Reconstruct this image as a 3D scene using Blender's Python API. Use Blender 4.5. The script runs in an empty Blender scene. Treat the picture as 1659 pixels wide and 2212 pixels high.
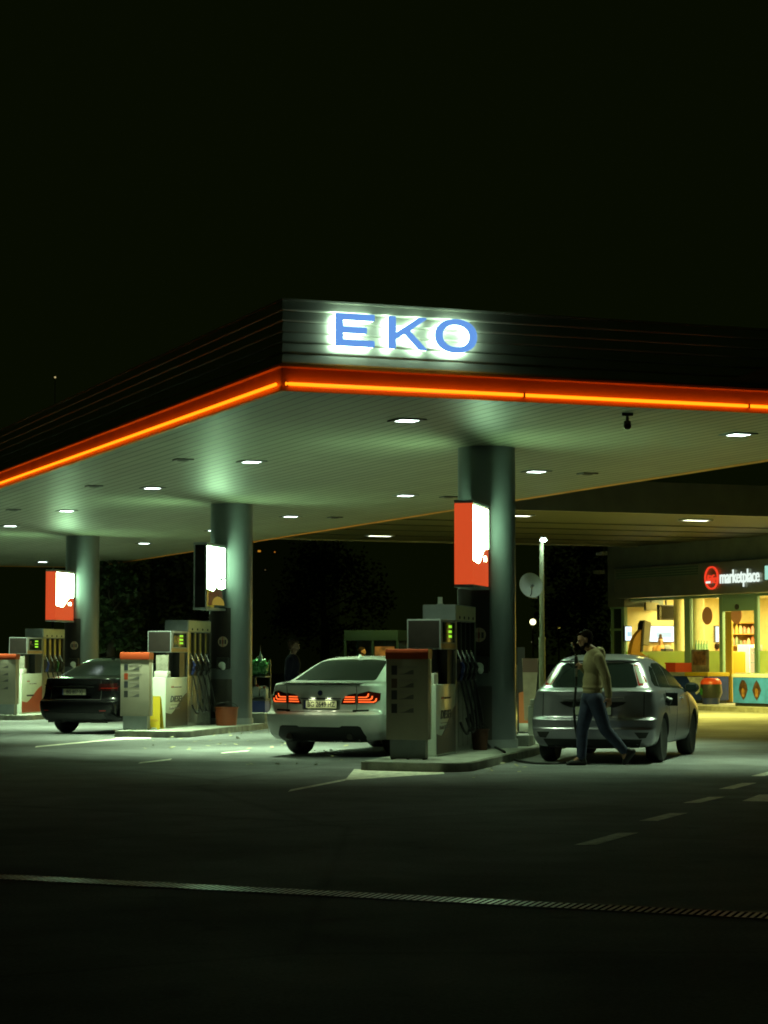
import bpy, bmesh, math, random
from mathutils import Vector, Matrix
from mathutils.bvhtree import BVHTree
R = math.radians
random.seed(7)
sc = bpy.context.scene
COL = sc.collection

# ------------------------------------------------------------------ camera geometry (used to read real positions)
F, CX, CY, EYE = 4790., 829.5, 1106., 1.4
TH = math.atan((1426 - 1106) / F)
def ray(px, py):
    u = -(py - CY) / F
    return Vector(((px - CX) / F, math.cos(TH) - u * math.sin(TH), math.sin(TH) + u * math.cos(TH)))
def at_z(px, py, z=0.):
    r = ray(px, py); t = (z - EYE) / r.z
    return Vector((r.x * t, r.y * t, z))
def at_d(px, py, d):
    r = ray(px, py); t = d / r.y
    return Vector((r.x * t, d, EYE + r.z * t))
def at_plane(px, py, p0, n):
    r = ray(px, py); o = Vector((0, 0, EYE)); t = (Vector(p0) - o).dot(n) / r.dot(n)
    return o + r * t
HC = 4.56                                            # height of the canopy ceiling
AD = Vector((-math.sin(R(21.57)), math.cos(R(21.57)), 0))   # along the canopy
BD = Vector((AD.y, -AD.x, 0))                               # across the canopy
C0 = at_z(612, 842, HC)                              # near left corner
def cano(a, b, z=HC):
    p = C0 + AD * a + BD * b; p.z = z; return p
ROT_AB = math.atan2(BD.y, BD.x)                      # local x = BD, local y = AD

# ------------------------------------------------------------------ materials
MATS = {}
def mat(name, col, rough=.5, metal=0., emit=None, es=0., noise=0., nscale=6., bump=0., bscale=40., spec=.5, coat=0., rnoise=0.):
    if name in MATS: return MATS[name]
    m = bpy.data.materials.new(name); m.use_nodes = True
    nt = m.node_tree; b = nt.nodes['Principled BSDF']
    b.inputs['Base Color'].default_value = (*col, 1)
    b.inputs['Roughness'].default_value = rough
    b.inputs['Metallic'].default_value = metal
    b.inputs['Specular IOR Level'].default_value = spec
    b.inputs['Coat Weight'].default_value = coat
    b.inputs['Coat Roughness'].default_value = .06
    if emit:
        b.inputs['Emission Color'].default_value = (*emit, 1); b.inputs['Emission Strength'].default_value = es
    tc = nt.nodes.new('ShaderNodeTexCoord')
    if noise > 0:
        n = nt.nodes.new('ShaderNodeTexNoise'); n.inputs['Scale'].default_value = nscale; n.inputs['Detail'].default_value = 6
        nt.links.new(tc.outputs['Object'], n.inputs['Vector'])
        mp = nt.nodes.new('ShaderNodeMapRange'); mp.inputs['To Min'].default_value = 1 - noise; mp.inputs['To Max'].default_value = 1 + noise
        mp.inputs['From Min'].default_value = .3; mp.inputs['From Max'].default_value = .7
        nt.links.new(n.outputs['Fac'], mp.inputs['Value'])
        mx = nt.nodes.new('ShaderNodeMix'); mx.data_type = 'RGBA'; mx.blend_type = 'MULTIPLY'; mx.inputs[0].default_value = 1
        mx.inputs[6].default_value = (*col, 1)
        nt.links.new(mp.outputs[0], mx.inputs[7]); nt.links.new(mx.outputs[2], b.inputs['Base Color'])
    if rnoise > 0:
        n = nt.nodes.new('ShaderNodeTexNoise'); n.inputs['Scale'].default_value = nscale * .35; n.inputs['Detail'].default_value = 5
        nt.links.new(tc.outputs['Object'], n.inputs['Vector'])
        mp = nt.nodes.new('ShaderNodeMapRange'); mp.inputs['To Min'].default_value = max(.05, rough - rnoise); mp.inputs['To Max'].default_value = rough + rnoise
        mp.inputs['From Min'].default_value = .35; mp.inputs['From Max'].default_value = .65
        nt.links.new(n.outputs['Fac'], mp.inputs['Value']); nt.links.new(mp.outputs[0], b.inputs['Roughness'])
    if bump > 0:
        n = nt.nodes.new('ShaderNodeTexNoise'); n.inputs['Scale'].default_value = bscale; n.inputs['Detail'].default_value = 4
        nt.links.new(tc.outputs['Object'], n.inputs['Vector'])
        bp = nt.nodes.new('ShaderNodeBump'); bp.inputs['Strength'].default_value = bump; bp.inputs['Distance'].default_value = .02
        nt.links.new(n.outputs['Fac'], bp.inputs['Height']); nt.links.new(bp.outputs[0], b.inputs['Normal'])
    MATS[name] = m
    return m
def glow(name, col, s): return mat(name, (.02, .02, .02), .6, emit=col, es=s)

M_asphalt = mat('asphalt', (.155, .160, .166), .80, noise=.2, nscale=1.6, bump=.35, bscale=70, rnoise=.06, spec=.18)
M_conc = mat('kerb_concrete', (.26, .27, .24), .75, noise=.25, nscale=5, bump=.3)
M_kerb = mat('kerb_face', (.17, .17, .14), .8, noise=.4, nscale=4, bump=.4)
M_paint_w = mat('road_paint', (.82, .80, .68), .7, noise=.35, nscale=9)
M_white = mat('white_enamel', (.72, .72, .66), .35, noise=.06, nscale=3)
M_kiosk = mat('kiosk_enamel', (.27, .24, .19), .45, noise=.07, nscale=3)
M_grey = mat('grey_enamel', (.22, .24, .25), .45, noise=.1)
M_lgrey = mat('light_grey_metal', (.24, .255, .27), .4, .2, noise=.08)
M_dark = mat('dark_plastic', (.018, .018, .018), .4)
M_black = mat('black_rubber', (.012, .012, .012), .65, noise=.2)
M_blackgloss = mat('black_gloss', (.008, .008, .008), .08, spec=.6)
M_red = mat('red_enamel', (.30, .040, .010), .4, noise=.08)
M_brown = mat('dark_brown_panel', (.022, .017, .016), .5, spec=.2, noise=.15)
M_column = mat('column_paint', (.125, .140, .150), .32, noise=.08, nscale=2)
M_steel = mat('brushed_steel', (.5, .5, .48), .28, .9, noise=.12, nscale=20)
M_chrome = mat('chrome', (.7, .7, .7), .12, 1.)
M_glass = mat('tinted_glass', (.010, .014, .013), .13, spec=.3)
M_yellow = mat('yellow_plastic', (.36, .25, .010), .45, noise=.08)
M_orange = mat('orange_fabric', (.55, .16, .05), .7, noise=.12)
M_beige = mat('beige_fabric', (.42, .34, .25), .8, noise=.15)
M_blue = mat('blue_plastic', (.015, .025, .13), .45)
M_green = mat('green_plastic', (.02, .12, .03), .3)
M_fascia = mat('fascia_cladding', (.46, .48, .42), .42, .72, noise=.10, nscale=2, spec=.2)
M_fascia_d = mat('fascia_dark', (.30, .31, .27), .4, .72, spec=.1, noise=.12, nscale=2)
M_band = mat('red_band', (.80, .28, .03), .5, noise=.08, nscale=2)
M_dkwall = mat('dark_wall', (.07, .075, .06), .7, noise=.2, nscale=2)
M_ltwall = mat('grey_wall', (.09, .105, .085), .7, noise=.2, nscale=2)
M_frame = mat('window_frame', (.22, .36, .27), .4)
M_text = mat('dark_print', (.02, .022, .03), .5)
M_cream = mat('cream_wall', (.72, .62, .34), .7, noise=.06)

# ------------------------------------------------------------------ mesh building
SPLIT = set('rim tube_holders hose_port corner_trim window_pane frosted_pane trim_cap divider bay_back bracket nozzle_bay lower_trim light_face posts shelf side_frame red_flash underline white_mark brake cone_cover wave_piece foot price_square exhaust_tip roof_strip canister_body ceiling_planks edge_board'.split())
class MB:
    def __init__(s): s.bm = bmesh.new()
    def _add(s, bm2, M=None):
        if M is not None: bm2.transform(M)
        me = bpy.data.meshes.new('t'); bm2.to_mesh(me); bm2.free()
        s.bm.from_mesh(me); bpy.data.meshes.remove(me); return s
    def box(s, c, d, rz=0., bevel=0., M=None):
        b = bmesh.new(); bmesh.ops.create_cube(b, size=1)
        bmesh.ops.scale(b, vec=d, verts=b.verts)
        if bevel > 0: bmesh.ops.bevel(b, geom=b.edges[:], offset=min(bevel, min(d) * .45), segments=2, affect='EDGES', profile=.7)
        T = Matrix.Translation(c) @ Matrix.Rotation(rz, 4, 'Z')
        return s._add(b, (M @ T) if M is not None else T)
    def bb(s, x0, x1, y0, y1, z0, z1, bevel=0.):
        return s.box(((x0 + x1) / 2, (y0 + y1) / 2, (z0 + z1) / 2), (abs(x1 - x0), abs(y1 - y0), abs(z1 - z0)), 0, bevel)
    def cone(s, p0, p1, r0, r1, seg=16, caps=True):
        p0, p1 = Vector(p0), Vector(p1); d = p1 - p0; L = d.length
        b = bmesh.new(); bmesh.ops.create_cone(b, cap_ends=caps, segments=seg, radius1=r0, radius2=r1, depth=L)
        return s._add(b, Matrix.Translation((p0 + p1) / 2) @ d.to_track_quat('Z', 'Y').to_matrix().to_4x4())
    def sph(s, c, r, sc3=(1, 1, 1), seg=16, rot=None):
        b = bmesh.new(); bmesh.ops.create_uvsphere(b, u_segments=seg, v_segments=max(6, seg * 2 // 3), radius=r)
        M = Matrix.Translation(c)
        if rot is not None: M = M @ rot
        return s._add(b, M @ Matrix.Diagonal((*sc3, 1)))
    def tube(s, pts, r, seg=8):
        pts = [Vector(p) for p in pts]; rs = r if isinstance(r, (list, tuple)) else [r] * len(pts)
        rings = []
        up = Vector((0, 0, 1))
        for i, p in enumerate(pts):
            t = (pts[min(i + 1, len(pts) - 1)] - pts[max(i - 1, 0)]).normalized()
            a = t.cross(up)
            if a.length < .05: a = t.cross(Vector((1, 0, 0)))
            a.normalize(); c = a.cross(t)
            if rings and False: pass
            rings.append([s.bm.verts.new(p + (a * math.cos(2 * math.pi * k / seg) + c * math.sin(2 * math.pi * k / seg)) * rs[i]) for k in range(seg)])
        for i in range(len(rings) - 1):
            for k in range(seg):
                s.bm.faces.new((rings[i][k], rings[i][(k + 1) % seg], rings[i + 1][(k + 1) % seg], rings[i + 1][k]))
        s.bm.faces.new(rings[0][::-1]); s.bm.faces.new(rings[-1]); return s
    def prism(s, poly, o, ex, ey, depth):
        """polygon in the (ex, ey) plane at o, pushed along depth (a vector)"""
        o, ex, ey, depth = Vector(o), Vector(ex), Vector(ey), Vector(depth)
        b = bmesh.new()
        v0 = [b.verts.new(o + ex * p[0] + ey * p[1]) for p in poly]
        f = b.faces.new(v0)
        r = bmesh.ops.extrude_face_region(b, geom=[f])
        vs = [g for g in r['geom'] if isinstance(g, bmesh.types.BMVert)]
        bmesh.ops.translate(b, vec=depth, verts=vs)
        big = [f for f in b.faces if len(f.verts) > 4]
        bmesh.ops.triangulate(b, faces=big)
        bmesh.ops.recalc_face_normals(b, faces=b.faces)
        return s._add(b)
    def lathe(s, prof, c=(0, 0, 0), seg=24, axis='Z', M=None):
        b = bmesh.new(); rings = []
        for r, z in prof:
            rings.append([b.verts.new((r * math.cos(2 * math.pi * k / seg), r * math.sin(2 * math.pi * k / seg), z)) for k in range(seg)])
        for i in range(len(rings) - 1):
            for k in range(seg):
                b.faces.new((rings[i][k], rings[i][(k + 1) % seg], rings[i + 1][(k + 1) % seg], rings[i + 1][k]))
        if prof[0][0] > 1e-4: b.faces.new(rings[0][::-1])
        if prof[-1][0] > 1e-4: b.faces.new(rings[-1])
        bmesh.ops.remove_doubles(b, verts=b.verts, dist=1e-5)
        bmesh.ops.recalc_face_normals(b, faces=b.faces)
        T = Matrix.Translation(c)
        if axis == 'Y': T = T @ Matrix.Rotation(R(-90), 4, 'X')
        if axis == 'X': T = T @ Matrix.Rotation(R(90), 4, 'Y')
        return s._add(b, (M @ T) if M is not None else T)
    def quad(s, a, b, c, d):
        s.bm.faces.new([s.bm.verts.new(p) for p in (a, b, c, d)]); return s
    def build(s, name, m, parent=None, smooth=35):
        if name in SPLIT:
            isl, seen = [], set()
            for v in s.bm.verts:
                if v in seen: continue
                st, grp = [v], []
                seen.add(v)
                while st:
                    q = st.pop(); grp.append(q)
                    for e in q.link_edges:
                        o = e.other_vert(q)
                        if o not in seen: seen.add(o); st.append(o)
                isl.append(grp)
            if len(isl) > 1:
                for grp in isl:
                    q = MB(); q.bm.free(); q.bm = s.bm.copy(); keep = {v.index for v in grp} if False else None
                    s.bm.verts.index_update(); keep = {v.index for v in grp}; q.bm.verts.ensure_lookup_table()
                    bmesh.ops.delete(q.bm, geom=[v for v in q.bm.verts if v.index not in keep], context='VERTS')
                    me = bpy.data.meshes.new(name); q.bm.normal_update(); q.bm.to_mesh(me); q.bm.free(); r = link(name, me, m, parent, smooth)
                s.bm.free(); return r
        me = bpy.data.meshes.new(name); s.bm.normal_update(); s.bm.to_mesh(me); s.bm.free()
        return link(name, me, m, parent, smooth)
def link(name, me, m, parent=None, smooth=35):
    if smooth:
        me.polygons.foreach_set('use_smooth', [True] * len(me.polygons)); me.set_sharp_from_angle(angle=R(smooth))
    o = bpy.data.objects.new(name, me); COL.objects.link(o)
    if m is not None:
        me.materials.clear(); me.materials.append(m)
    if parent is not None: o.parent = parent
    return o
def tag(o, label, cat, group=None):
    o['label'] = label; o['category'] = cat
    if group: o['group'] = group
    return o
def thing(name, label, cat, loc=(0, 0, 0), rz=0., group=None):
    o = bpy.data.objects.new(name, None); COL.objects.link(o); o.location = loc; o.rotation_euler = (0, 0, rz)
    o.empty_display_size = .2
    return tag(o, label, cat, group)
def struct(o): o['kind'] = 'structure'; return o
def copy_tree(o, parent=None):
    c = o.copy(); COL.objects.link(c)
    if parent is not None: c.parent = parent
    for ch in list(o.children): copy_tree(ch, c)
    return c
def evaluated(o):
    dg = bpy.context.evaluated_depsgraph_get(); dg.update()
    return bpy.data.meshes.new_from_object(o.evaluated_get(dg), depsgraph=dg)
def text_mesh(txt, size, depth=.004, shear=0., bold=0., sx=1., align='CENTER', space=1.):
    cu = bpy.data.curves.new('txt', 'FONT'); cu.body = txt; cu.size = size; cu.extrude = depth / 2; cu.shear = shear; cu.offset = bold
    cu.align_x = align; cu.align_y = 'CENTER'; cu.space_character = space; cu.resolution_u = 4
    o = bpy.data.objects.new('txt', cu); COL.objects.link(o)
    me = evaluated(o); bpy.data.objects.remove(o); bpy.data.curves.remove(cu)
    me.transform(Matrix.Diagonal((sx, 1, 1, 1))); return me
def text(name, txt, size, m, o, ex, ey, parent=None, **k):
    """text lying in the plane (ex, ey) at o, given in the parent's space"""
    me = text_mesh(txt, size, **k)
    ex, ey = Vector(ex).normalized(), Vector(ey).normalized(); ez = ex.cross(ey)
    M = Matrix(((ex.x, ey.x, ez.x, o[0]), (ex.y, ey.y, ez.y, o[1]), (ex.z, ey.z, ez.z, o[2]), (0, 0, 0, 1)))
    me.transform(M); return link(name, me, m, parent, 0)
def area_light(name, loc, size, power, col, parent=None, spread=180., rot=(0, 0, 0), sy=None):
    l = bpy.data.lights.new(name, 'AREA'); l.energy = power; l.color = col; l.size = size; l.spread = R(spread)
    if sy: l.shape = 'RECTANGLE'; l.size_y = sy
    else: l.shape = 'SQUARE'
    o = bpy.data.objects.new(name, l); COL.objects.link(o); o.location = loc; o.rotation_euler = rot
    if parent is not None: o.parent = parent
    return o

# ================================================================== SETTING: ground, kerbs, paint, drain
nt = M_asphalt.node_tree; pb = nt.nodes['Principled BSDF']; lk = pb.inputs['Base Color'].links[0].from_socket
tcn = nt.nodes.new('ShaderNodeTexCoord')
def _fac(kind, scale, lo, hi, a, b_, detail=3.):
    n = nt.nodes.new(kind); n.inputs['Scale'].default_value = scale
    if kind == 'ShaderNodeTexNoise': n.inputs['Detail'].default_value = detail
    nt.links.new(tcn.outputs['Object'], n.inputs['Vector'])
    mp = nt.nodes.new('ShaderNodeMapRange'); mp.inputs['From Min'].default_value = lo; mp.inputs['From Max'].default_value = hi; mp.inputs['To Min'].default_value = a; mp.inputs['To Max'].default_value = b_
    if kind == 'ShaderNodeTexVoronoi': n.feature = 'DISTANCE_TO_EDGE'
    nt.links.new(n.outputs[0], mp.inputs['Value']); return mp.outputs[0]
cur = lk
for f in (_fac('ShaderNodeTexNoise', .55, .52, .75, 1., .74), _fac('ShaderNodeTexNoise', 2.6, .62, .72, 1., .70, 5.), _fac('ShaderNodeTexVoronoi', .16, .0, .010, .74, 1.), _fac('ShaderNodeTexNoise', 38., .30, .70, .78, 1.22, 2.)):
    mxn = nt.nodes.new('ShaderNodeMix'); mxn.data_type = 'RGBA'; mxn.blend_type = 'MULTIPLY'; mxn.inputs[0].default_value = 1.
    nt.links.new(cur, mxn.inputs[6]); nt.links.new(f, mxn.inputs[7]); cur = mxn.outputs[2]
nt.links.new(cur, pb.inputs['Base Color'])
g = MB(); g.quad((-400, -60, 0), (400, -60, 0), (400, 700, 0), (-400, 700, 0))
struct(g.build('ground', M_asphalt, smooth=0))
def marking(name, quads, label):
    b = MB()
    for q in quads:
        if len(q[0]) == 2: q = [at_z(*p) for p in q]
        b.bm.faces.new([b.bm.verts.new((p[0], p[1], .004)) for p in q])
    bmesh.ops.recalc_face_normals(b.bm, faces=b.bm.faces)
    for f in b.bm.faces:
        if f.normal.z < 0: f.normal_flip()
    return struct(b.build(name, M_paint_w, smooth=0))
dirL = Vector((math.sin(R(17)), math.cos(R(17)), 0))
dq = []
for (a, b_) in (((1240, 1826), (1335, 1800)), ((1380, 1774), (1447, 1757)), ((1475, 1735), (1532, 1722)), ((1552, 1705), (1603, 1692)), ((1622, 1677), (1666, 1666))):
    p, q = at_z(*a), at_z(*b_); t = (q - p).normalized(); n = Vector((t.y, -t.x, 0)) * .24
    p2 = at_z(a[0] + 42, a[1] + 0); q2 = q + (p2 - p)
    n = Vector((.17, 0.02, 0))
    dq.append([p, p + n, q + n, q])
marking('lane_marking', dq, '')
marking('stop_marking', [[(1603, 1731), (1690, 1733), (1690, 1716), (1640, 1717)]], '')
marking('island_nose_marking', [[(765, 1662), (745, 1686), (960, 1672), (955, 1665)], [(622, 1711), (628, 1706), (752, 1682), (745, 1687)]], '')
marking('bay_marking', [[(75, 1615), (78, 1612), (250, 1596), (247, 1599)], [(247, 1599), (250, 1594), (330, 1590), (325, 1596)], [(298, 1650), (303, 1647), (372, 1639), (368, 1642)], [(476, 1628), (480, 1626), (540, 1621), (536, 1623)]], '')

# drain channel with a slanted grate
p0, p1 = at_z(-260, 1882), at_z(1900, 1993)
dv = (p1 - p0).normalized(); p0 = p0 - dv * 6; p1 = p1 + dv * 7; dv = (p1 - p0); L = dv.length; dx = dv.normalized(); dn = Vector((-dx.y, dx.x, 0))
dr = thing('drain_grate', 'long slatted drain grate crossing the dark forecourt', 'drain', p0, math.atan2(dx.y, dx.x))
b = MB(); b.bb(0, L, -.13, .13, .001, .004); b.build('channel', mat('channel_black', (.002, .002, .002), .9, spec=.0), dr)
b = MB(); b.bb(0, L, .13, .145, .001, .006); b.bb(0, L, -.145, -.13, .001, .006); b.build('rim', mat('worn_iron', (.03, .03, .028), .7, 0), dr)
b = MB(); x = .08
while x < L - .15:
    tl = random.uniform(-.004, .004)
    b.prism([(-.008, -.128), (.012, -.128), (-.022, .128), (-.042, .128)], (x, 0, .0055), (1, 0, 0), (0, 1, tl), (0, 0, .0012))
    x += .043
b.build('grate_bars', mat('worn_grate', (.14, .14, .112), .34, .95, noise=.6, nscale=.9), dr, 0)

# ------------------------------------------------------------------ kerbed islands
HD = R(13.5)
U = Vector((math.sin(HD), math.cos(HD), 0)); V = Vector((U.y, -U.x, 0))
COLS = [Vector((1.53, 33.0, 0)), Vector((-3.10, 45.05, 0)), Vector((-7.71, 56.7, 0))]
RZ_I = math.atan2(U.y, U.x)            # local x = along the island, local y = left of it
def island(c, sh, fr, back, lab, hd=HD):
    rz = math.pi / 2 - hd
    t = thing('pump_island', lab, 'kerb', c, rz, 'kerbed pump islands')
    def outline(hw, f, bk, r1, r2):
        pts = []
        # local: x along, y left.  near end at x=f
        def arc(cx, cy, r, a0, a1):
            for i in range(9):
                a = R(a0 + (a1 - a0) * i / 8); pts.append((cx + r * math.cos(a), cy + r * math.sin(a)))
        arc(f + r1, hw - r1 + sh, r1, 90, 180); arc(f + r2 - .2, -hw + r2 + sh, r2, 180, 270)
        arc(bk - .5, -hw + .5 + sh, .5, 270, 360); arc(bk - .5, hw - .5 + sh, .5, 0, 90)
        return pts
    o = outline(.73, fr, back, .25, .45)
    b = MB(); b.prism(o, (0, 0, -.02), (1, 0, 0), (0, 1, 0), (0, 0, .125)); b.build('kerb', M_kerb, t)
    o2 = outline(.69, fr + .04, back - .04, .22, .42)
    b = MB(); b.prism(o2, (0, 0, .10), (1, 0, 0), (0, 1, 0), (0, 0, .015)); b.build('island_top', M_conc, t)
    return t
island(COLS[0], 0, -5.0, 5.5, 'nearest kerbed concrete pump island, under the first red sign')
island(COLS[1] - V * .15, 0, -4.75, 5.5, 'kerbed concrete pump island under the black coffee sign', R(12.5))
island(COLS[2] - V * .18, 0, -4.75, 5.5, 'farthest kerbed pump island behind the black car')
ZI = .115

# ================================================================== CANOPY
WB, LA = 10.1, 49.5
can = thing('petrol_station_canopy', 'large flat canopy with glowing red and yellow edge over the pumps', 'canopy', (C0.x, C0.y, 0), ROT_AB)
# ceiling material: narrow metal panels running along the canopy
m = bpy.data.materials.new('ceiling_panels'); m.use_nodes = True; nt = m.node_tree; bs = nt.nodes['Principled BSDF']
bs.inputs['Roughness'].default_value = .45; bs.inputs['Specular IOR Level'].default_value = .20
tc = nt.nodes.new('ShaderNodeTexCoord'); sx = nt.nodes.new('ShaderNodeSeparateXYZ'); nt.links.new(tc.outputs['Object'], sx.inputs[0])
md = nt.nodes.new('ShaderNodeMath'); md.operation = 'MULTIPLY'; md.inputs[1].default_value = 1 / .2; nt.links.new(sx.outputs['X'], md.inputs[0])
fr = nt.nodes.new('ShaderNodeMath'); fr.operation = 'FRACT'; nt.links.new(md.outputs[0], fr.inputs[0])
gt = nt.nodes.new('ShaderNodeMath'); gt.operation = 'LESS_THAN'; gt.inputs[1].default_value = .15; nt.links.new(fr.outputs[0], gt.inputs[0])
fl = nt.nodes.new('ShaderNodeMath'); fl.operation = 'FLOOR'; nt.links.new(md.outputs[0], fl.inputs[0])
cmb = nt.nodes.new('ShaderNodeCombineXYZ'); nt.links.new(fl.outputs[0], cmb.inputs[0])
dy = nt.nodes.new('ShaderNodeMath'); dy.operation = 'MULTIPLY'; dy.inputs[1].default_value = .25; nt.links.new(sx.outputs['Y'], dy.inputs[0])
fy = nt.nodes.new('ShaderNodeMath'); fy.operation = 'FLOOR'; nt.links.new(dy.outputs[0], fy.inputs[0]); nt.links.new(fy.outputs[0], cmb.inputs[1])
wn = nt.nodes.new('ShaderNodeTexWhiteNoise'); nt.links.new(cmb.outputs[0], wn.inputs['Vector'])
ns = nt.nodes.new('ShaderNodeTexNoise'); ns.inputs['Scale'].default_value = .9; ns.inputs['Detail'].default_value = 5; nt.links.new(tc.outputs['Object'], ns.inputs['Vector'])
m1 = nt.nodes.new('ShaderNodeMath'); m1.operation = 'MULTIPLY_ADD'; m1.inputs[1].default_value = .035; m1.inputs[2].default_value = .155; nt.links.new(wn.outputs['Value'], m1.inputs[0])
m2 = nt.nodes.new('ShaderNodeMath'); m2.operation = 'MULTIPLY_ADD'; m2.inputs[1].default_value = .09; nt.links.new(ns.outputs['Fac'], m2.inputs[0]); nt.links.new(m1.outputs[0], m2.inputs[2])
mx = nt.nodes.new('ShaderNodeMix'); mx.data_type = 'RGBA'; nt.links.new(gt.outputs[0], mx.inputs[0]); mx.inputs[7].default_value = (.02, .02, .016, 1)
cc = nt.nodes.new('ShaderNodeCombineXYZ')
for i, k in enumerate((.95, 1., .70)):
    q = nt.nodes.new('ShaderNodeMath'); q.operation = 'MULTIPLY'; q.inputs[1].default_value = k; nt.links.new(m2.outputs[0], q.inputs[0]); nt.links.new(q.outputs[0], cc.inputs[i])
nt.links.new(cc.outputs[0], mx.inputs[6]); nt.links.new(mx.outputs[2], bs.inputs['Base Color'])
bp = nt.nodes.new('ShaderNodeBump'); bp.inputs['Strength'].default_value = .5; bp.inputs['Distance'].default_value = .01; bp.invert = True
nt.links.new(gt.outputs[0], bp.inputs['Height']); nt.links.new(bp.outputs[0], bs.inputs['Normal'])
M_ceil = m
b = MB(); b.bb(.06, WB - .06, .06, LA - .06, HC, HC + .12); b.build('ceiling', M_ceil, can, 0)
b = MB(); b.bb(.2, WB - .2, .2, LA - .2, HC + .125, 5.55); b.build('roof', M_dkwall, can, 0)
# fascia: red band at the bottom, ribbed cladding over it
def fascia_ring(prof, name, m):
    """profile of (offset outwards, z) swept round the rectangle"""
    bb_ = bmesh.new(); rings = []
    for (o, z) in prof:
        rings.append([bb_.verts.new(p) for p in ((-o, -o, z), (WB + o, -o, z), (WB + o, LA + o, z), (-o, LA + o, z))])
    for i in range(len(rings) - 1):
        for k in range(4):
            bb_.faces.new((rings[i][k], rings[i][(k + 1) % 4], rings[i + 1][(k + 1) % 4], rings[i + 1][k]))
    q = MB(); q._add(bb_); return q.build(name, m, can, 20)
fascia_ring([(-.06, HC - .002), (.03, HC - .02), (.05, HC - .015), (.05, HC + .03), (.03, HC + .05), (.03, HC + .255), (.07, HC + .27), (.07, HC + .30), (.0, HC + .305)], 'red_band', M_band)
prof = [(.0, HC + .306)]
z = HC + .31; nr = 6; hz = (1.06 - .31) / nr
for i in range(nr):
    prof += [(.022, z + .008), (.026, z + .02), (.020, z + hz * .55), (.014, z + hz - .012), (.006, z + hz - .003)]
    z += hz
prof += [(.03, z), (.03, z + .02), (-.2, z + .025)]
fascia_ring(prof, 'fascia', M_fascia)
M_neon = glow('neon_tube', (1., .20, .004), 2.8)
def neon(a, b_):
    q = MB(); q.tube([a, b_], .021, 8); q.build('neon_strip', M_neon, can)
zs = HC + .062
for x0, x1 in ((0.0, 3.05), (3.09, 6.2), (6.24, 9.2), (9.24, WB)): neon((x0 + .0, -.085, zs), (x1, -.085, zs))
y = .03
for seg in (2.55, 2.9, 3.1, 2.6, 1.9, 2.8, 3., 3., 3., 3., 3., 3., 3., 3., 3., 3.):
    neon((-.085, y, zs), (-.085, min(y + seg, LA), zs)); y += seg + .05
    if y > LA - .5: break
b = MB()
for x in (.02, 3.07, 6.22, 9.22): b.bb(x - .012, x + .012, -.1, -.02, zs - .03, zs + .03)
b.build('tube_holders', M_band, can)
# dark wave graphic on the sign face of the fascia
b = MB(); wv = []
for i in range(25):
    t = i / 24; wv.append((5.6 + 2.2 * t, HC + .36 + .62 * (t * t * (3 - 2 * t))))
poly = wv + [(WB - .01, HC + .98), (WB - .01, HC + .36)]
b.prism(poly, (0, -.056, 0), (1, 0, 0), (0, 0, 1), (0, -.004, 0)); b.build('wave_graphic', M_fascia_d, can, 0)

# ------------------------------------------------------------------ letter sign on the fascia (local frame of the canopy)
M_blue_l = glow('blue_letter_face', (.13, .32, .78), 1.05)
M_halo = glow('white_letter_edge', (.66, 1., .70), 15.)
FP = C0 - BD * 0 - AD * .15
def fas(px, py):
    p = at_plane(px, py, C0 - AD * .15, AD); d = p - Vector((C0.x, C0.y, 0)); return d.dot(BD), p.z
sg = thing('letter_sign', 'three large blue backlit letters glowing on the canopy fascia', 'sign', (C0.x, C0.y, 0), ROT_AB)
def rot_round(poly, r=.012):
    out = []; n = len(poly)
    for i in range(n):
        p, a, c = Vector(poly[i]), Vector(poly[i - 1]), Vector(poly[(i + 1) % n])
        d1, d2 = (a - p), (c - p); rr = min(r, d1.length * .4, d2.length * .4)
        s_, e_ = p + d1.normalized() * rr, p + d2.normalized() * rr
        for k in range(4):
            t = k / 3; out.append(tuple((s_ * (1 - t) ** 2 + p * 2 * t * (1 - t) + e_ * t * t)))
    return out
def letter(poly, hole=None):
    def mk(off, y0, y1, m, name, parent):
        q = MB(); bm = bmesh.new()
        if hole is None:
            q.prism(poly, (0, y0, 0), (1, 0, 0), (0, 0, 1), (0, y1 - y0, 0))
        else:
            n = len(poly)
            vs = [[bm.verts.new((p[0], yy, p[1])) for p in pl] for pl, yy in ((poly, y0), (hole, y0), (hole, y1), (poly, y1))]
            for a in range(4):
                for k in range(n):
                    bm.faces.new((vs[a][k], vs[a][(k + 1) % n], vs[(a + 1) % 4][(k + 1) % n], vs[(a + 1) % 4][k]))
            bmesh.ops.recalc_face_normals(bm, faces=bm.faces); q._add(bm)
        return q.build(name, m, parent, 20)
    f = mk(0, -.150, -.118, M_blue_l, 'letter', sg)
    mk(0, -.117, -.070, M_halo, 'light_edge', f)
x0, zt = fas(726, 675); x1, zb = fas(809.5, 751); w = x1 - x0; z1 = fas(726, 675)[1]; z0 = fas(726, 746)[1]; h = z1 - z0; st = w * .182; sh_ = h * .2
E_ = [(x0, z0), (x1, z0), (x1, z0 + sh_), (x0 + st, z0 + sh_), (x0 + st, z0 + h * .4), (x0 + w * .8, z0 + h * .4), (x0 + w * .8, z0 + h * .6), (x0 + st, z0 + h * .6), (x0 + st, z1 - sh_), (x1, z1 - sh_), (x1, z1), (x0, z1)]
letter(rot_round(E_))
k0 = fas(840, 700)[0]; k1 = fas(923, 700)[0]; w = k1 - k0
def K(x, y): return (k0 + w * x, z0 + h * y)
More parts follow.
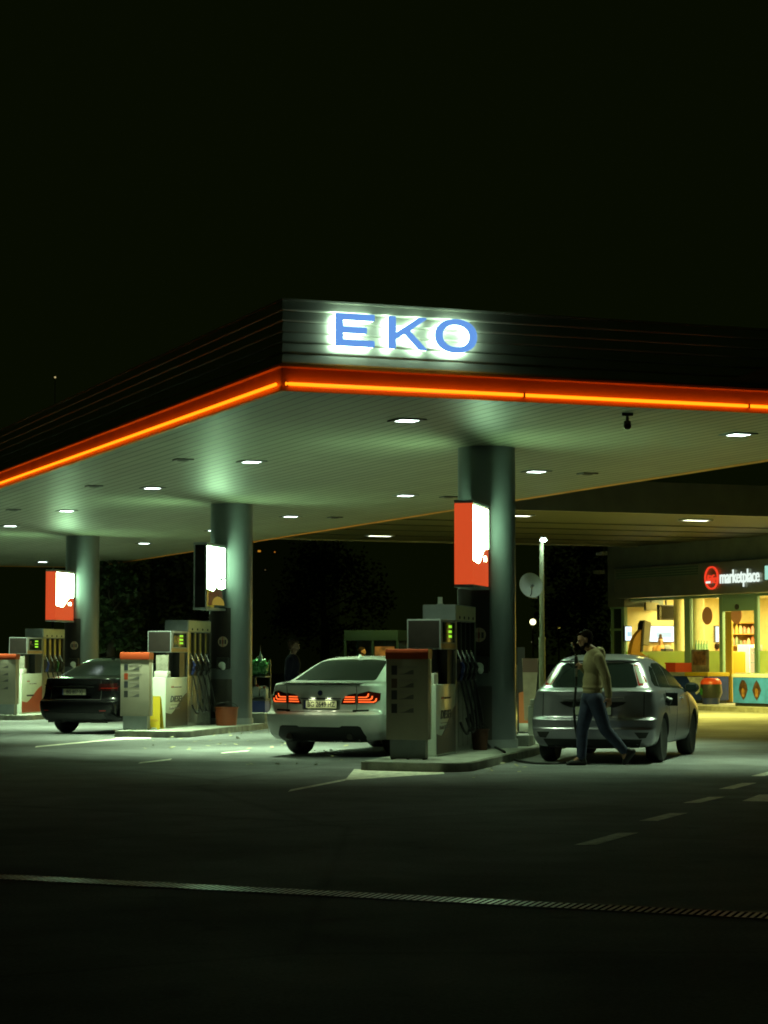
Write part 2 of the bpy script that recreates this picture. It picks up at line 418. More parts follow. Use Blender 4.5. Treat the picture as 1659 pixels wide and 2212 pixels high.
K_ = [K(0, 0), K(.185, 0), K(.185, .30), K(.42, .475), K(.80, 0), K(1, 0), K(1, .02), K(.555, .57), K(.99, .96), K(.97, 1), K(.78, 1), K(.19, .50), K(.185, 1), K(0, 1)]
letter(rot_round(K_))
o0 = fas(941, 720)[0]; o1 = fas(1031, 720)[0]; cx_ = (o0 + o1) / 2; rx = (o1 - o0) / 2; cz_ = (z0 + z1) / 2; rz_ = h * .525
def ell(a, b_, n=40): return [(cx_ + a * math.copysign(abs(math.cos(2 * math.pi * i / n)) ** .92, math.cos(2 * math.pi * i / n)), cz_ + b_ * math.copysign(abs(math.sin(2 * math.pi * i / n)) ** .92, math.sin(2 * math.pi * i / n))) for i in range(n)]
letter(ell(rx, rz_), ell(rx * .65, rz_ * .655))

# ------------------------------------------------------------------ ceiling lights
LCOL = (.68, 1., .56)
M_diff = glow('lamp_glass', (.80, 1., .92), 9.)
AS = [2.47, 9.03, 14.85, 21.55, 27.2, 33.6, 39.6, 45.8]; BS = [2.57, 7.58]
ordw = ['nearest', 'second', 'third', 'fourth', 'fifth', 'sixth', 'seventh', 'farthest']
for bi, bv in enumerate(BS):
    for ai, av in enumerate(AS):
        if bi == 0 and ai > 6: continue
        row = ('glowing edge row', 'shop side row')[bi]
        t = thing('ceiling_light', 'square ceiling light, %s from the letter sign in the %s' % (ordw[ai], row), 'ceiling light', cano(av, bv, HC), ROT_AB, 'square lights under the canopy')
        b = MB()
        for (a0, a1, c0, c1) in ((-.20, .20, -.20, -.13), (-.20, .20, .13, .20), (-.20, -.13, -.13, .13), (.13, .20, -.13, .13)): b.bb(a0, a1, c0, c1, -.018, .004)
        b.build('frame', mat('lamp_frame', (.10, .10, .09), .5), t, 0)
        b = MB(); b.bb(-.128, .128, -.115, .115, -.020, -.006, .006); b.build('lamp_glass', M_diff, t)
        area_light('lamp', (0, 0, -.06), .28, ((44, 105)[bi] if ai == 0 else 270), LCOL, t, 92)
names = ['nearest the letter sign', 'second from the letter sign', 'third from the letter sign', 'beside the tall pump column']
for i, (a, bb_, lab) in enumerate(((9.1, 1.46, 'small dark ceiling speaker by the glowing left edge, nearest of them'), (14.8, 1.46, 'small dark ceiling speaker by the glowing left edge, middle one'), (21.6, 1.44, 'small dark ceiling speaker by the glowing left edge, farthest one'), (9.1, 8.57, 'small dark ceiling speaker on the shop side, right of the nearest column'), (14.9, 8.5, 'small dark ceiling speaker on the shop side, behind the nearest column'), (21.5, 8.6, 'small dark ceiling speaker on the shop side, behind the middle column'))):
    t = thing('ceiling_speaker', lab, 'speaker', cano(a, bb_, HC), ROT_AB, 'dark speakers in the canopy ceiling')
    b = MB(); b.bb(-.14, .14, -.14, .14, -.022, .01, .01); b.build('grille', M_dark, t)
    b = MB(); b.lathe([(.0, -.03), (.085, -.03), (.1, -.021)], seg=20); b.build('cone_cover', M_black, t)
t = thing('security_camera', 'black dome camera hanging on a short bracket under the canopy', 'camera', at_z(1355, 893, HC), 0)
b = MB(); b.bb(-.07, .07, -.05, .05, -.035, .01, .008); b.build('mount', M_dark, t)
b = MB(); b.cone((0, 0, -.03), (0, 0, -.10), .018, .022); b.build('arm', M_dark, t)
b = MB(); b.lathe([(.02, -.09), (.045, -.10), (.05, -.15), (.046, -.18), (.03, -.205), (0, -.213)]); b.build('dome', M_blackgloss, t)

# ================================================================== COLUMNS, LIT SIGN BOXES
def column(c, lab, panel=True):
    t = thing('canopy_column', lab, 'column', c, RZ_I, 'round columns carrying the canopy')
    b = MB(); b.cone((0, 0, .10), (0, 0, HC - .001), .43, .43, 48)
    b.build('shaft', M_column, t)
    b = MB(); b.cone((0, 0, ZI - .01), (0, 0, ZI + .12), .455, .455, 48); b.build('foot_ring', M_grey, t)
    # brown wrap panel on the side that faces the pump
    def wrap(a0, a1, z0, z1, r0, r1, name, m):
        n = 14; bm = bmesh.new(); vs = []
        for i in range(n + 1):
            a = R(a0 + (a1 - a0) * i / n); cs, sn = math.cos(a), math.sin(a)
            vs.append([bm.verts.new((r * cs, r * sn, z)) for r, z in ((r0, z0), (r1, z0), (r1, z1), (r0, z1))])
        for i in range(n):
            for k in range(4): bm.faces.new((vs[i][k], vs[i + 1][k], vs[i + 1][(k + 1) % 4], vs[i][(k + 1) % 4]))
        bm.faces.new(vs[0]); bm.faces.new(vs[-1][::-1]); bmesh.ops.recalc_face_normals(bm, faces=bm.faces)
        q = MB(); q._add(bm); return q.build(name, m, t)
    wrap(112, 196, ZI + 1.12, 2.45, .431, .447, 'information_panel', M_brown)
    wrap(112, 200, ZI + .1, 1.02, .431, .440, 'lower_wrap', mat('wrap_dark', (.05, .045, .04), .6))  # low curved piece, darker than the shaft
    # prohibition sign
    M = Matrix.Rotation(R(176), 4, 'Z')
    b = MB(); b.lathe([(0, 0), (.105, 0), (.105, .006), (0, .006)], (.452, 0, 1.77), 28, 'X', M); s = b.build('prohibition_sign', mat('sign_beige', (.38, .28, .21), .5), t)
    b = MB()
    for y in (-.055, 0, .055):
        b.box((.462, y, 1.765), (.006, .036, .085), M=M); b.sph((.462, y, 1.82), .017, (.3, 1, 1), 10)
    b.build('pictograms', M_text, s)
    b = MB(); b.box((.464, 0, 1.77), (.005, .012, .2), M=M @ Matrix.Translation((0, 0, 1.77)) @ Matrix.Identity(4) @ Matrix.Translation((0, 0, -1.77))); b.build('slash', M_red, s)
    # paper towel box
    b = MB(); b.box((.49, .02, 1.33), (.11, .25, .24), bevel=.02, M=M); d = b.build('towel_dispenser', M_dark, t)
    b = MB(); b.sph(M @ Vector((.55, .02, 1.30)), .075, (.6, 1, .9), 12); b.sph(M @ Vector((.56, .05, 1.26)), .06, (.6, .8, 1), 12); b.build('paper_towel', mat('tissue', (.65, .68, .66), .9, bump=.6, bscale=30), d)
    return t
column(COLS[0], 'nearest round grey canopy column, behind the tall red and white sign')
column(COLS[1], 'middle round grey canopy column, behind the black and white sign')
column(COLS[2], 'farthest round grey canopy column, behind the black car')

M_signw = glow('sign_white_light', (.52, 1., .52), 29.)
M_signr = glow('sign_red_light', (.62, .068, .016), 1.0)
M_sgreen = mat('sign_print', (.25, .42, .32), .5)
def sign_box(c, lab, kind, x0, x1, hw, z0, z1, tall):
    """lit box sign in front of a column: local x along the island"""
    t = thing('light_box_sign', lab, 'sign', (c.x, c.y, 0), RZ_I, 'lit box signs in front of the columns')
    coffee = kind == 'coffee'
    M_body = M_blackgloss if coffee else M_signr
    b = MB(); b.bb(x0, x1, -hw, hw, z0, z1, .025); b.build('box', M_body, t)
    b = MB(); b.bb(x0 - .012, x1 + .012, -hw - .012, hw + .012, z1, z1 + .045, .01); b.bb(x0 - .012, x1 + .012, -hw - .012, hw + .012, z0 - .045, z0, .01); b.build('trim_cap', M_lgrey, t)
    b = MB(); b.bb(x0 - .008, x0 + .03, -hw - .008, -hw + .02, z0, z1, .004); b.bb(x0 - .008, x0 + .03, hw - .02, hw + .008, z0, z1, .004); b.build('corner_trim', M_lgrey if coffee else M_signr, t)
    b = MB(); b.bb(x0 + .1, x1 + .12, -.05, .05, z1 - .35, z1 - .25); b.bb(x0 + .1, x1 + .12, -.05, .05, z0 + .25, z0 + .35); b.build('bracket', M_grey, t)
    for sgn in (-1, 1):
        yy = sgn * (hw + .001); L = x1 - x0
        # white upper panel with a wavy lower edge
        pts = [(x0 + .02, z1 - .02), (x0 + .02, z0 + (z1 - z0) * .30)]
        zA = z0 + (z1 - z0) * .27; zB = z0 + (z1 - z0) * (.47 if not coffee else .50)
        for i in range(15):
            k = i / 14; s_ = k * k * (3 - 2 * k); pts.append((x0 + L * (.35 + .45 * k), zA + (zB - zA) * s_))
        pts += [(x1 - .02, zB + .01), (x1 - .02, z1 - .02)]
        b = MB(); b.prism(pts, (0, yy - sgn * .003, 0), (1, 0, 0), (0, 0, 1), (0, sgn * .004, 0)); b.build('white_panel', M_signw, t, 0)
        if not coffee:
            b = MB()
            xa = x0 + L * .70; za = z0 + (z1 - z0) * .315
            for k in range(3): b.prism([(0, 0), (.055, 0), (.06, .05 + .03 * (k % 2)), (.03, .075), (0, .06)], (xa + k * .065, yy - sgn * .002, za), (1, 0, 0), (0, 0, 1), (0, sgn * .005, 0))
            b.build('white_mark', M_signw, t, 0)
        else:
            e = [(x0 + L * (.62 + .33 * math.cos(a)), z0 + .06 + .17 * math.sin(a)) for a in [math.pi * i / 16 for i in range(17)]]
            b = MB(); b.prism(e, (0, yy, 0), (1, 0, 0), (0, 0, 1), (0, sgn * .005, 0)); b.build('cup_picture', glow('cup_yellow', (.42, .30, .035), .55), t, 0)
            e = [(x0 + L * .12, z0 + .05), (x0 + L * .33, z0 + .05), (x0 + L * .62, z0 + .26), (x0 + L * .86, z0 + .20), (x0 + L * .80, z0 + .40), (x0 + L * .6, z0 + .44), (x0 + L * .34, z0 + .31), (x0 + L * .14, z0 + .30)]
            b = MB(); b.prism(e, (0, yy, 0), (1, 0, 0), (0, 0, 1), (0, sgn * .004, 0)); b.build('coffee_picture', glow('coffee_brown', (.12, .035, .012), .4), t, 0)
            b = MB()
            for (a0, a1, c0, c1) in ((.62, .86, .31, .34), (.62, .86, .355, .45), (.90, .97, .33, .48)): b.prism([(a0 * L, 0), (a1 * L, 0), (a1 * L, (c1 - c0) * (z1 - z0)), (a0 * L, (c1 - c0) * (z1 - z0))], (x0, yy, z0 + c0 * (z1 - z0)), (1, 0, 0), (0, 0, 1), (0, sgn * .008, 0))
            b.build('white_lettering', M_signw, t, 0)
    return t
sign_box(COLS[0], 'tall red box sign with white lit side on the nearest column', 'red', -1.73, -.50, .125, 2.47, 3.62, 0)
sign_box(COLS[1] - V * .10, 'black box sign with white lit side and coffee cup picture', 'coffee', -1.73, -.50, .125, 2.43, 3.66, 0)
sign_box(COLS[2] - V * .16, 'red box sign with white lit side on the farthest column', 'red', -1.73, -.50, .125, 2.40, 3.60, 0)
for c, z1 in ((COLS[0], 3.7), (COLS[1] - V * .1, 3.7), (COLS[2] - V * .16, 3.7)): pass

# ================================================================== PUMPS
M_pumpw = mat('pump_white', (.60, .66, .58), .25, noise=.05, coat=.3)
M_lcd = glow('lcd_green', (.30, .75, .03), 1.1)
M_slot = mat('nozzle_slot', (.55, .50, .30), .35, noise=.1)
def pump(c, lab, kind, sl=None):
    t = thing('fuel_pump', lab, 'fuel pump', (c.x, c.y, ZI), RZ_I, 'fuel pumps on the islands')
    W = .235     # half width; local y = left.  right face at y=-W
    wave_m = M_dark if kind == 'diesel' else M_red
    b = MB(); b.bb(-3.4, -2.12, -W, W, .0, .96, .02); cab = b.build('base_cabinet', M_pumpw, t)
    for sg_ in (-1, 1):
        yy = sg_ * (W + .001)
        pts = [(-3.385, .03)]
        for i in range(17):
            k = i / 16; s_ = k * k * (3 - 2 * k); pts.append((-3.385 + 1.25 * k, .30 + .36 * max(0, (s_ - .15) / .85) - .05 * math.sin(k * math.pi)))
        pts.append((-2.135, .03))
        b = MB(); b.prism(pts, (0, yy, 0), (1, 0, 0), (0, 0, 1), (0, sg_ * .004, 0)); b.build('wave_graphic', wave_m, cab, 0)
        ex = (1, 0, 0) if sg_ < 0 else (-1, 0, 0)
        if kind == 'diesel':
            text('lettering', 'DIESEL', .16, M_text, (-2.78, yy + sg_ * .004, .545), ex, (0, 0, 1), cab, shear=.25, bold=.004, sx=1.55)
            b = MB(); b.bb(-3.12, -2.6, yy + sg_ * .001, yy + sg_ * .004, .435, .443); b.build('underline', M_text, cab, 0)
            text('small_lettering', 'Double Filtered', .075, mat('small_print', (.22, .19, .18), .5), (-2.9, yy + sg_ * .004, .375), ex, (0, 0, 1), cab, sx=1.25)
            text('small_lettering', 'Za vrhunski motor', .05, mat('small_print', (.22, .19, .18), .5), (-2.72, yy + sg_ * .003, .775), ex, (0, 0, 1), cab, sx=1.3)
        else:
            b = MB(); b.bb(-3.1, -2.65, yy + sg_ * .001, yy + sg_ * .004, .41, .45); b.build('lettering', M_brown, cab, 0)
            text('small_lettering', 'Euro premium', .06, mat('small_print', (.22, .19, .18), .5), (-2.72, yy + sg_ * .003, .72), ex, (0, 0, 1), cab, sx=1.3)
        b = MB(); b.box((-3.0 + (.02 if sg_ > 0 else 0), yy + sg_ * .002, .775), (.16, .004, .028)); b.build('red_flash', M_red, cab, 0)
    b = MB(); b.bb(-2.9, -2.12, -.06, .06, .96, 1.44); b.bb(-2.5, -2.12, -.2, .2, .96, 1.43); b.build('neck', M_dark, t)
    b = MB(); b.bb(-3.1, -2.13, -W, W, 1.43, 1.84, .012); hd = b.build('display_head', M_lgrey, t)
    b = MB(); b.bb(-3.106, -3.095, -W + .02, W - .02, 1.45, 1.82, .004); b.build('end_panel', M_brown, hd)
    b = MB(); b.bb(-3.085, -2.14, -W - .004, -W + .003, 1.445, 1.51); b.bb(-3.085, -2.14, W - .003, W + .004, 1.445, 1.51); b.build('lower_trim', mat('head_trim', (.32, .17, .06), .4), hd)
    for sg_ in (-1, 1):
        yy = sg_ * (W + .003)
        b = MB(); b.bb(-2.98, -2.2, yy - .003, yy + .004, 1.53, 1.80, .003); b.build('display_window', M_glass, hd)
        b = MB()
        for k, z in enumerate((1.745, 1.675, 1.61)): b.bb(-2.62 - .01 * (k == 1), -2.43, yy + sg_ * .002, yy + sg_ * .009, z - .018, z + .018)
        b.build('lcd_digits', M_lcd, hd, 0)
    b = MB(); b.bb(-2.11, -.66, -W, W, 1.83, 2.06, .012); cap = b.build('top_cap', M_lgrey, t)
    b = MB()
    for k in range(5): b.bb(-2.113, -2.108, -.16 + k * .07, -.115 + k * .07, 1.985, 1.993)
    b.build('vents', M_grey, cap)
    b = MB(); b.bb(-2.06, -.70, -W - .006, -W + .004, 1.84, 2.05); b.bb(-2.06, -.70, W - .004, W + .006, 1.84, 2.05); b.build('light_face', M_slot, cap)
    b = MB()
    for k in range(4):
        for yy in (-W - .004, W + .004): b.sph((-1.85 + k * .32, yy, 1.885), .045, (1, .25, .55), 10)
    b.build('hose_port', M_black, cap)
    b = MB(); b.bb(-2.11, -.66, -.17, .17, 0, 1.83, .01); b.bb(-2.11, -2.03, -W, W, 0, 1.83); b.bb(-.74, -.66, -W, W, 0, 1.83); tow = b.build('hose_tower', M_steel, t)
    b = MB()
    for yy in (-.173, .173): b.bb(-2.03, -.74, yy - .003, yy + .003, .98, 1.30)
    b.build('nozzle_bay', M_dark, tow)
    for k in range(4):
        xk = -1.85 + k * .32
        b = MB()
        for yy in (-.176, .176): b.bb(xk - .13, xk + .10, yy - .004, yy + .004, 1.36, 1.80)
        b.build('bay_back', M_slot if sl is None else sl, tow)
        b = MB()
        for yy in (-.2, .2): b.bb(xk + .12, xk + .18, yy - .03, yy + .03, 1.30, 1.82)
        b.build('divider', M_dark, tow)
        b = MB()
        for yy in (-.176, .176):
            for q in range(3): b.bb(xk - .13 + q * .09, xk - .075 + q * .09, yy - .012, yy + .012, .06, .94, .01)
        b.build('ribs', M_steel, tow)
        for sg_ in (-1, 1):
            yy = sg_ * .235
            grip = (M_blue, M_dark, M_green if kind != 'diesel' else M_dark, M_dark)[k]
            b = MB(); b.tube([(xk, yy, 1.0), (xk + .01, yy + sg_ * .03, 1.08), (xk + .03, yy + sg_ * .05, 1.18), (xk + .0, yy + sg_ * .03, 1.26)], [.03, .034, .034, .026], 10)
            b.tube([(xk - .05, yy + sg_ * .04, 1.03), (xk - .07, yy + sg_ * .05, 1.1), (xk - .04, yy + sg_ * .05, 1.2)], .009, 6)
            nz = b.build('nozzle', grip, t)
            b = MB(); b.tube([(xk, yy + sg_ * .03, 1.25), (xk - .03, yy + sg_ * .01, 1.33), (xk - .1, yy - sg_ * .01, 1.42)], [.016, .015, .013], 8); b.build('spout', M_chrome, nz)
            if not (kind == 'used' and k == 3 and sg_ < 0):
                b = MB(); pts = []
                for i in range(15):
                    q = i / 14
                    pts.append((xk + .10 * math.sin(q * math.pi) + (.05 if k % 2 else -.04) * q, yy + sg_ * (.02 + .10 * math.sin(q * math.pi)), 1.0 - .93 * math.sin(q * math.pi * .5) if q < .5 else .07 + (.35 + .05 * k) * ((q - .5) * 2) ** 1.6 + (1.0 - .93 * math.sin(math.pi * .25) - .07) * (1 - (q - .5) * 2) ** 2))
                b.tube(pts, .017, 8); b.build('hose', M_black, t)
    return t
PUMPC = [COLS[0] + V * (-.275), COLS[1] + V * (-.45), COLS[2] + V * (-.44)]
pump(PUMPC[0], 'nearest fuel pump with white diesel cabinet, at the foot of the tall red sign', 'diesel')
pump(PUMPC[1], 'fuel pump with white diesel cabinet and four nozzles, under the black coffee sign', 'diesel', mat('slot_warm_lit', (.60, .42, .10), .4))  # slot colour with the warm light from the shop side put in
pump(PUMPC[2], 'farthest fuel pump with red and white cabinet, beside the black car', 'red', mat('slot_warm_lit', (.60, .42, .10), .4))
# odds and ends on the cabinets
def loc_i(c, x, y, z=ZI): p = c + U * x - V * y; return Vector((p.x, p.y, z))
t = thing('roll_holder', 'white paper holder standing on the nearest pump cabinet', 'paper holder', loc_i(PUMPC[0], -3.15, -.08, ZI + .96), RZ_I)
b = MB(); b.bb(-.13, .13, -.1, .1, 0, .15, .02); b.build('body', M_white, t)
b = MB(); b.bb(.16, .34, -.06, .06, 0, .17, .01); b.build('holder_back', M_dark, t)
t = thing('leaflet_rack', 'clear leaflet rack standing on the white cabinet under the black sign', 'rack', loc_i(PUMPC[1], -3.2, -.1, ZI + .96), RZ_I)
b = MB(); b.bb(-.1, .1, -.13, .13, 0, .12, .015); b.build('base', M_white, t)
b = MB(); b.bb(-.03, .03, -.12, .12, .12, .42, .01); b.build('leaflets', mat('leaflet', (.28, .26, .22), .5, noise=.3, nscale=12), t)
t = thing('leaflet_rack', 'small leaflet rack on the far red and white pump cabinet', 'rack', loc_i(PUMPC[2], -3.2, -.1, ZI + .96), RZ_I)
b = MB(); b.bb(-.1, .1, -.13, .13, 0, .12, .015); b.build('base', M_white, t)
b = MB(); b.bb(-.03, .03, -.12, .12, .12, .42, .01); b.build('leaflets', mat('leaflet', (.28, .26, .22), .5), t)
t = thing('beacon', 'small pale beacon standing on top of the nearest pump', 'beacon', loc_i(PUMPC[0], -1.9, .03, ZI + 2.06), RZ_I)
b = MB(); b.cone((0, 0, 0), (0, 0, .11), .035, .032); b.build('housing', M_white, t)
b = MB(); b.cone((0, 0, -.001), (0, 0, .015), .05, .05); b.build('base_ring', M_grey, t)

# ================================================================== PRICE KIOSKS (white slabs with a red cap)
def kiosk(c, lab, th):
    t = thing('price_pillar', lab, 'price pillar', c, RZ_I, 'price pillars at the island ends')
    # local x away from the viewer, front at x=0
    b = MB(); b.bb(.0, .17, -.278, .278, .255, 1.30, .012); bd = b.build('body', M_kiosk, t)
    b = MB(); b.bb(.18, .225, -.278, .278, .255, 1.30, .008); b.build('rear_panel', M_white, t)
    b = MB(); b.bb(.03, .21, -.235, .235, .012, .256, .006); b.build('plinth', M_grey, t)
    b = MB(); b.prism([(-.012, 1.30), (-.016, 1.385), (.0, 1.425), (.04, 1.43), (.20, 1.43), (.235, 1.41), (.24, 1.30)], (0, -.285, 0), (1, 0, 0), (0, 0, 1), (0, .57, 0)); b.build('red_cap', M_red, t)
    b = MB()
    for (x, y) in ((.06, -.21), (.06, .21), (.18, -.21), (.18, .21), (.06, 0)): b.cone((x, y, 0), (x, y, .03), .02, .02, 8)
    b.build('anchor_bolts', M_dark, t)
    cols = [M_text, th, M_text, M_dark]
    for i, z in enumerate((1.155, .985, .835, .66)):
        b = MB(); b.bb(-.004, .002, .13, .205, z - .06, z + .06); b.build('price_square', cols[i], bd, 0)
        b = MB(); b.prism([(-.08, -.06), (.115, -.06), (-.08, -.06 + .0)], (0, 0, 0), (1, 0, 0), (0, 1, 0), (0, 0, .001)) if False else None
        b.prism([(-.115, z - .055), (.08, z - .055), (.02, z - .045), (-.05, z - .005), (-.115, z + .0)], (-.004, -.03 + .03, 0), (0, 1, 0), (0, 0, 1), (.005, 0, 0)) if False else b.prism([(.115, z - .055), (-.09, z - .055), (-.09, z + .005), (-.05, z - .002), (.03, z - .042)], (-.004, 0, 0), (0, 1, 0), (0, 0, 1), (.005, 0, 0))
        b.build('price_display', mat('price_display', (.09, .085, .08), .4), bd, 0)
        text('fuel_name', ('EURO PREMIUM', 'EURO SUPER 95', 'EURO DIESEL', 'EURO DIESEL')[i], .042, mat('small_print', (.22, .19, .18), .5), (-.002, .11, z + .035), (0, -1, 0), (0, 0, 1), bd, sx=.85, align='LEFT')
    return t
kiosk(at_z(879, 1641, ZI), 'nearest white price pillar with red cap, in front of the white car', mat('brown_square', (.07, .035, .02), .5))
kiosk(at_z(290, 1577, ZI), 'white price pillar with red cap, in front of the black car', M_red)
kiosk(at_z(9, 1545, ZI), 'white price pillar with red cap cut by the left edge', M_text)

# wet floor sign
t = thing('wet_floor_sign', 'yellow folding wet floor sign by the white diesel cabinet', 'caution sign', at_z(333, 1575, ZI), math.pi / 2 - R(10))
M = mat('yellow_plastic', (0, 0, 0))
for s, nm in ((-1, 'front_board'), (1, 'rear_board')):
    b = MB(); b.prism([(-.15, .02), (-.06, .02), (-.05, 0), (-.10, .0), (-.15, 0), ] if False else [(-.15, 0), (-.10, 0), (-.085, .03), (.085, .03), (.10, 0), (.15, 0), (.125, .57), (.11, .60), (-.11, .60), (-.125, .57)], (s * .13, 0, 0), (0, 1, 0), (-s * .11 / .6, 0, 1), (.012 * s, 0, 0)); o = b.build(nm, M_yellow, t)
    if s < 0:
        b = MB(); b.prism([(-.05, .25), (.05, .25), (.0, .40)], (-.134, 0, 0), (0, 1, 0), (.11 / .6, 0, 1), (-.004, 0, 0)); b.build('warning_symbol', mat('sign_ochre', (.22, .08, .01), .5), o, 0)
        text('lettering', 'CAUTION', .05, mat('sign_ochre', (.22, .08, .01), .5), (-.139 + .025, 0, .16), (0, -1, 0), (.18, 0, 1), o)
b = MB(); b.box((0, 0, .6), (.05, .24, .03), bevel=.01); b.build('hinge', M_yellow, t)

# buckets and bits round the columns
def bucket(name, lab, p, r0, r1, h, m, cat='bucket'):
    t = thing(name, lab, cat, p)
    b = MB(); b.lathe([(r0, 0), (r1, h), (r1 + .012, h), (r1 + .012, h - .02), (r1 - .008, h - .02), (r0 - .01, .015), (0, .015)]); b.build('pail', m, t)
    b = MB(); b.tube([(r1 * math.cos(a), 0, h - .02 + .12 * math.sin(a)) for a in [math.pi * i / 10 for i in range(11)]], .006, 6); b.build('handle', M_dark, t)
    return t
M_rust = mat('orange_plastic', (.15, .032, .008), .45, noise=.1)
bucket('bucket', 'round orange bucket beside the middle column', at_z(489, 1567, ZI), .20, .23, .36, M_rust)
bucket('bucket', 'orange bucket in the shade at the foot of the nearest column', at_z(1037, 1620, ZI), .10, .125, .30, mat('orange_shaded', (.05, .015, .005), .6))  # the shade by the column is put into this darker orange
t = thing('concrete_block', 'low concrete block at the foot of the nearest column', 'block', at_z(1120, 1612, ZI) + U * .2, RZ_I)
b = MB(); b.bb(-.2, .25, -.155, .24, 0, .16, .02); b.build('slab', M_conc, t)
t = thing('concrete_block', 'low concrete block at the foot of the middle column', 'block', at_z(545, 1562, ZI) + U * .3, RZ_I)
b = MB(); b.bb(-.25, .35, -.25, .25, 0, .20, .02); b.build('slab', M_conc, t)

# service stand behind the middle column
P = at_d(560, 1556, 47.6); P.z = ZI
t = thing('service_stand', 'service stand with blue bin and cluttered shelf, right of the middle column', 'service stand', P, RZ_I)
b = MB(); b.bb(-.2, .2, -.19, .16, 0, .42, .02); b.build('blue_bin', M_blue, t)
b = MB(); b.bb(-.2, .2, -.2, .17, .42, .47, .01); b.bb(-.2, .2, -.2, .17, .92, .95, .01); b.build('shelf', M_dark, t)
b = MB(); b.bb(.16, .2, -.2, -.16, 0, 1.3); b.bb(.16, .2, .13, .17, 0, 1.3); b.build('posts', M_dark, t)
t2 = thing('water_can', 'clear plastic canisters on the shelf right of the middle column', 'canister', P + Vector((0, 0, .47)), RZ_I)
b = MB(); b.bb(-.1, .1, -.02, .13, .0, .25, .03); b.bb(-.1, .1, -.18, -.04, .0, .22, .03); b.build('body', mat('cloudy_plastic', (.20, .22, .23), .25), t2)
b = MB(); b.cone((0, .05, .25), (0, .05, .29), .03, .03); b.cone((0, -.11, .22), (0, -.11, .26), .03, .03); b.build('cap', M_red, t2)
t2 = thing('plastic_bag', 'crumpled green plastic bag on the top shelf right of the middle column', 'bag', P + Vector((0, 0, .95)), RZ_I)
b = MB(); bm2 = bmesh.new(); bmesh.ops.create_icosphere(bm2, subdivisions=4, radius=1)
for v in bm2.verts:
    n = v.co.normalized(); k = 1 + .22 * math.sin(9 * n.x + 4 * n.z) * math.sin(7 * n.y - 5 * n.z) + .12 * math.sin(17 * n.x * n.y + 13 * n.z)
    v.co = Vector((n.x * .14 * k, n.y * .17 * k, max(0, .17 + n.z * .19 * k)))
b._add(bm2); b.build('film', M_green, t2, 180)
t2 = thing('spray_bottle', 'upright bottle standing on the green bag shelf', 'bottle', P + Vector((.02, -.05, 1.24)), 0)
b = MB(); b.lathe([(.04, -.28), (.045, .0), (.045, .12), (.018, .17), (.015, .24), (0, .24)]); b.build('flask', mat('bottle_grey', (.10, .16, .15), .25), t2)
b = MB(); b.cone((0, 0, .24), (0, 0, .36), .014, .01, 8); b.build('nozzle_tip', M_dark, t2)
P = at_d(574, 1556, 48.6); P.z = ZI
t = thing('sandwich_board', 'pale curved sandwich board between the middle column and white car', 'board', P, RZ_I + R(20))
b = MB(); b.prism([(-.12, .1), (.17, .1), (.16, .35), (.1, .6), (.02, .72), (-.12, .72)], (0, 0, 0), (0, -1, 0), (0, 0, 1), (.03, 0, 0)); b.build('board', mat('board_pale', (.26, .27, .24), .6), t)
b = MB(); b.bb(-.012, 0, -.165, .115, .12, .22); b.build('white_strip', M_white, t)
b = MB(); b.bb(-.1, .14, -.13, -.1, 0, .1); b.bb(-.1, .14, .06, .09, 0, .1); b.build('foot', M_dark, t)

# behind the nearest column: orange board, tall banner, white post
P = at_z(1132, 1594, ZI); 
t = thing('advert_stand', 'orange advertising board with rounded top on a black stand', 'board', P + U * .1, RZ_I + R(8))
def rb(w, z0, z1, r): 
    pts = [(-w, z0), (w, z0)] + [(w - r + r * math.cos(a), z1 - r * 2.2 + r * 2.2 * math.sin(a)) for a in [math.pi / 2 * i / 8 for i in range(9)]] + [(-w + .02, z1)]
    return pts
b = MB(); b.prism([(-.10, .24), (.09, .24), (.10, .45), (.075, .62), (.045, .74), (-.04, .76), (-.10, .74)], (0, 0, 0), (0, -1, 0), (0, 0, 1), (.03, 0, 0)); b.build('orange_board', M_orange, t)
b = MB(); b.bb(-.003, .033, -.092, .098, .105, .238, .004); b.build('white_base', M_white, t)
b = MB(); b.bb(-.08, .12, -.14, .14, .075, .10); b.bb(-.08, -.05, -.14, -.11, 0, .08); b.bb(-.08, -.05, .11, .14, 0, .08); b.bb(.09, .12, -.14, -.11, 0, .08); b.bb(.035, .06, .0, .13, .1, 1.5); b.build('stand', M_dark, t)
P = at_d(1146, 1590, 36.4); P.z = 0
t = thing('feather_banner', 'tall pale banner tapering down behind the nearest column', 'banner', P, RZ_I + R(5))
b = MB(); b.prism([(-.10, .42), (.06, .40), (.13, 1.37), (.135, 1.43), (-.135, 1.43), (-.13, 1.36)], (0, 0, 0), (0, -1, 0), (0, 0, 1), (.025, 0, 0)); b.build('cloth', M_beige, t)
b = MB(); b.bb(-.004, .029, -.126, .126, 1.20, 1.43); b.build('brown_header', mat('brown_cloth', (.16, .09, .07), .8), t)
b = MB(); b.cone((.03, 0, 0), (.03, 0, 1.42), .015, .012, 8); b.bb(-.15, .2, -.15, .15, .0, .03); b.build('pole', M_dark, t)
P = at_d(1150, 1590, 34.3); P.z = 0
t = thing('utility_post', 'short pale post with boxes between the column and silver car', 'post', P, RZ_I)
b = MB(); b.bb(-.07, .07, -.055, .055, 0, .70, .01); b.build('post', M_white, t)
b = MB(); b.bb(-.1, .1, -.12, .02, .70, .80, .02); b.bb(-.1, .1, -.12, .02, .50, .66, .03); b.build('box', M_white, t)

# ================================================================== hose and leaves on the ground

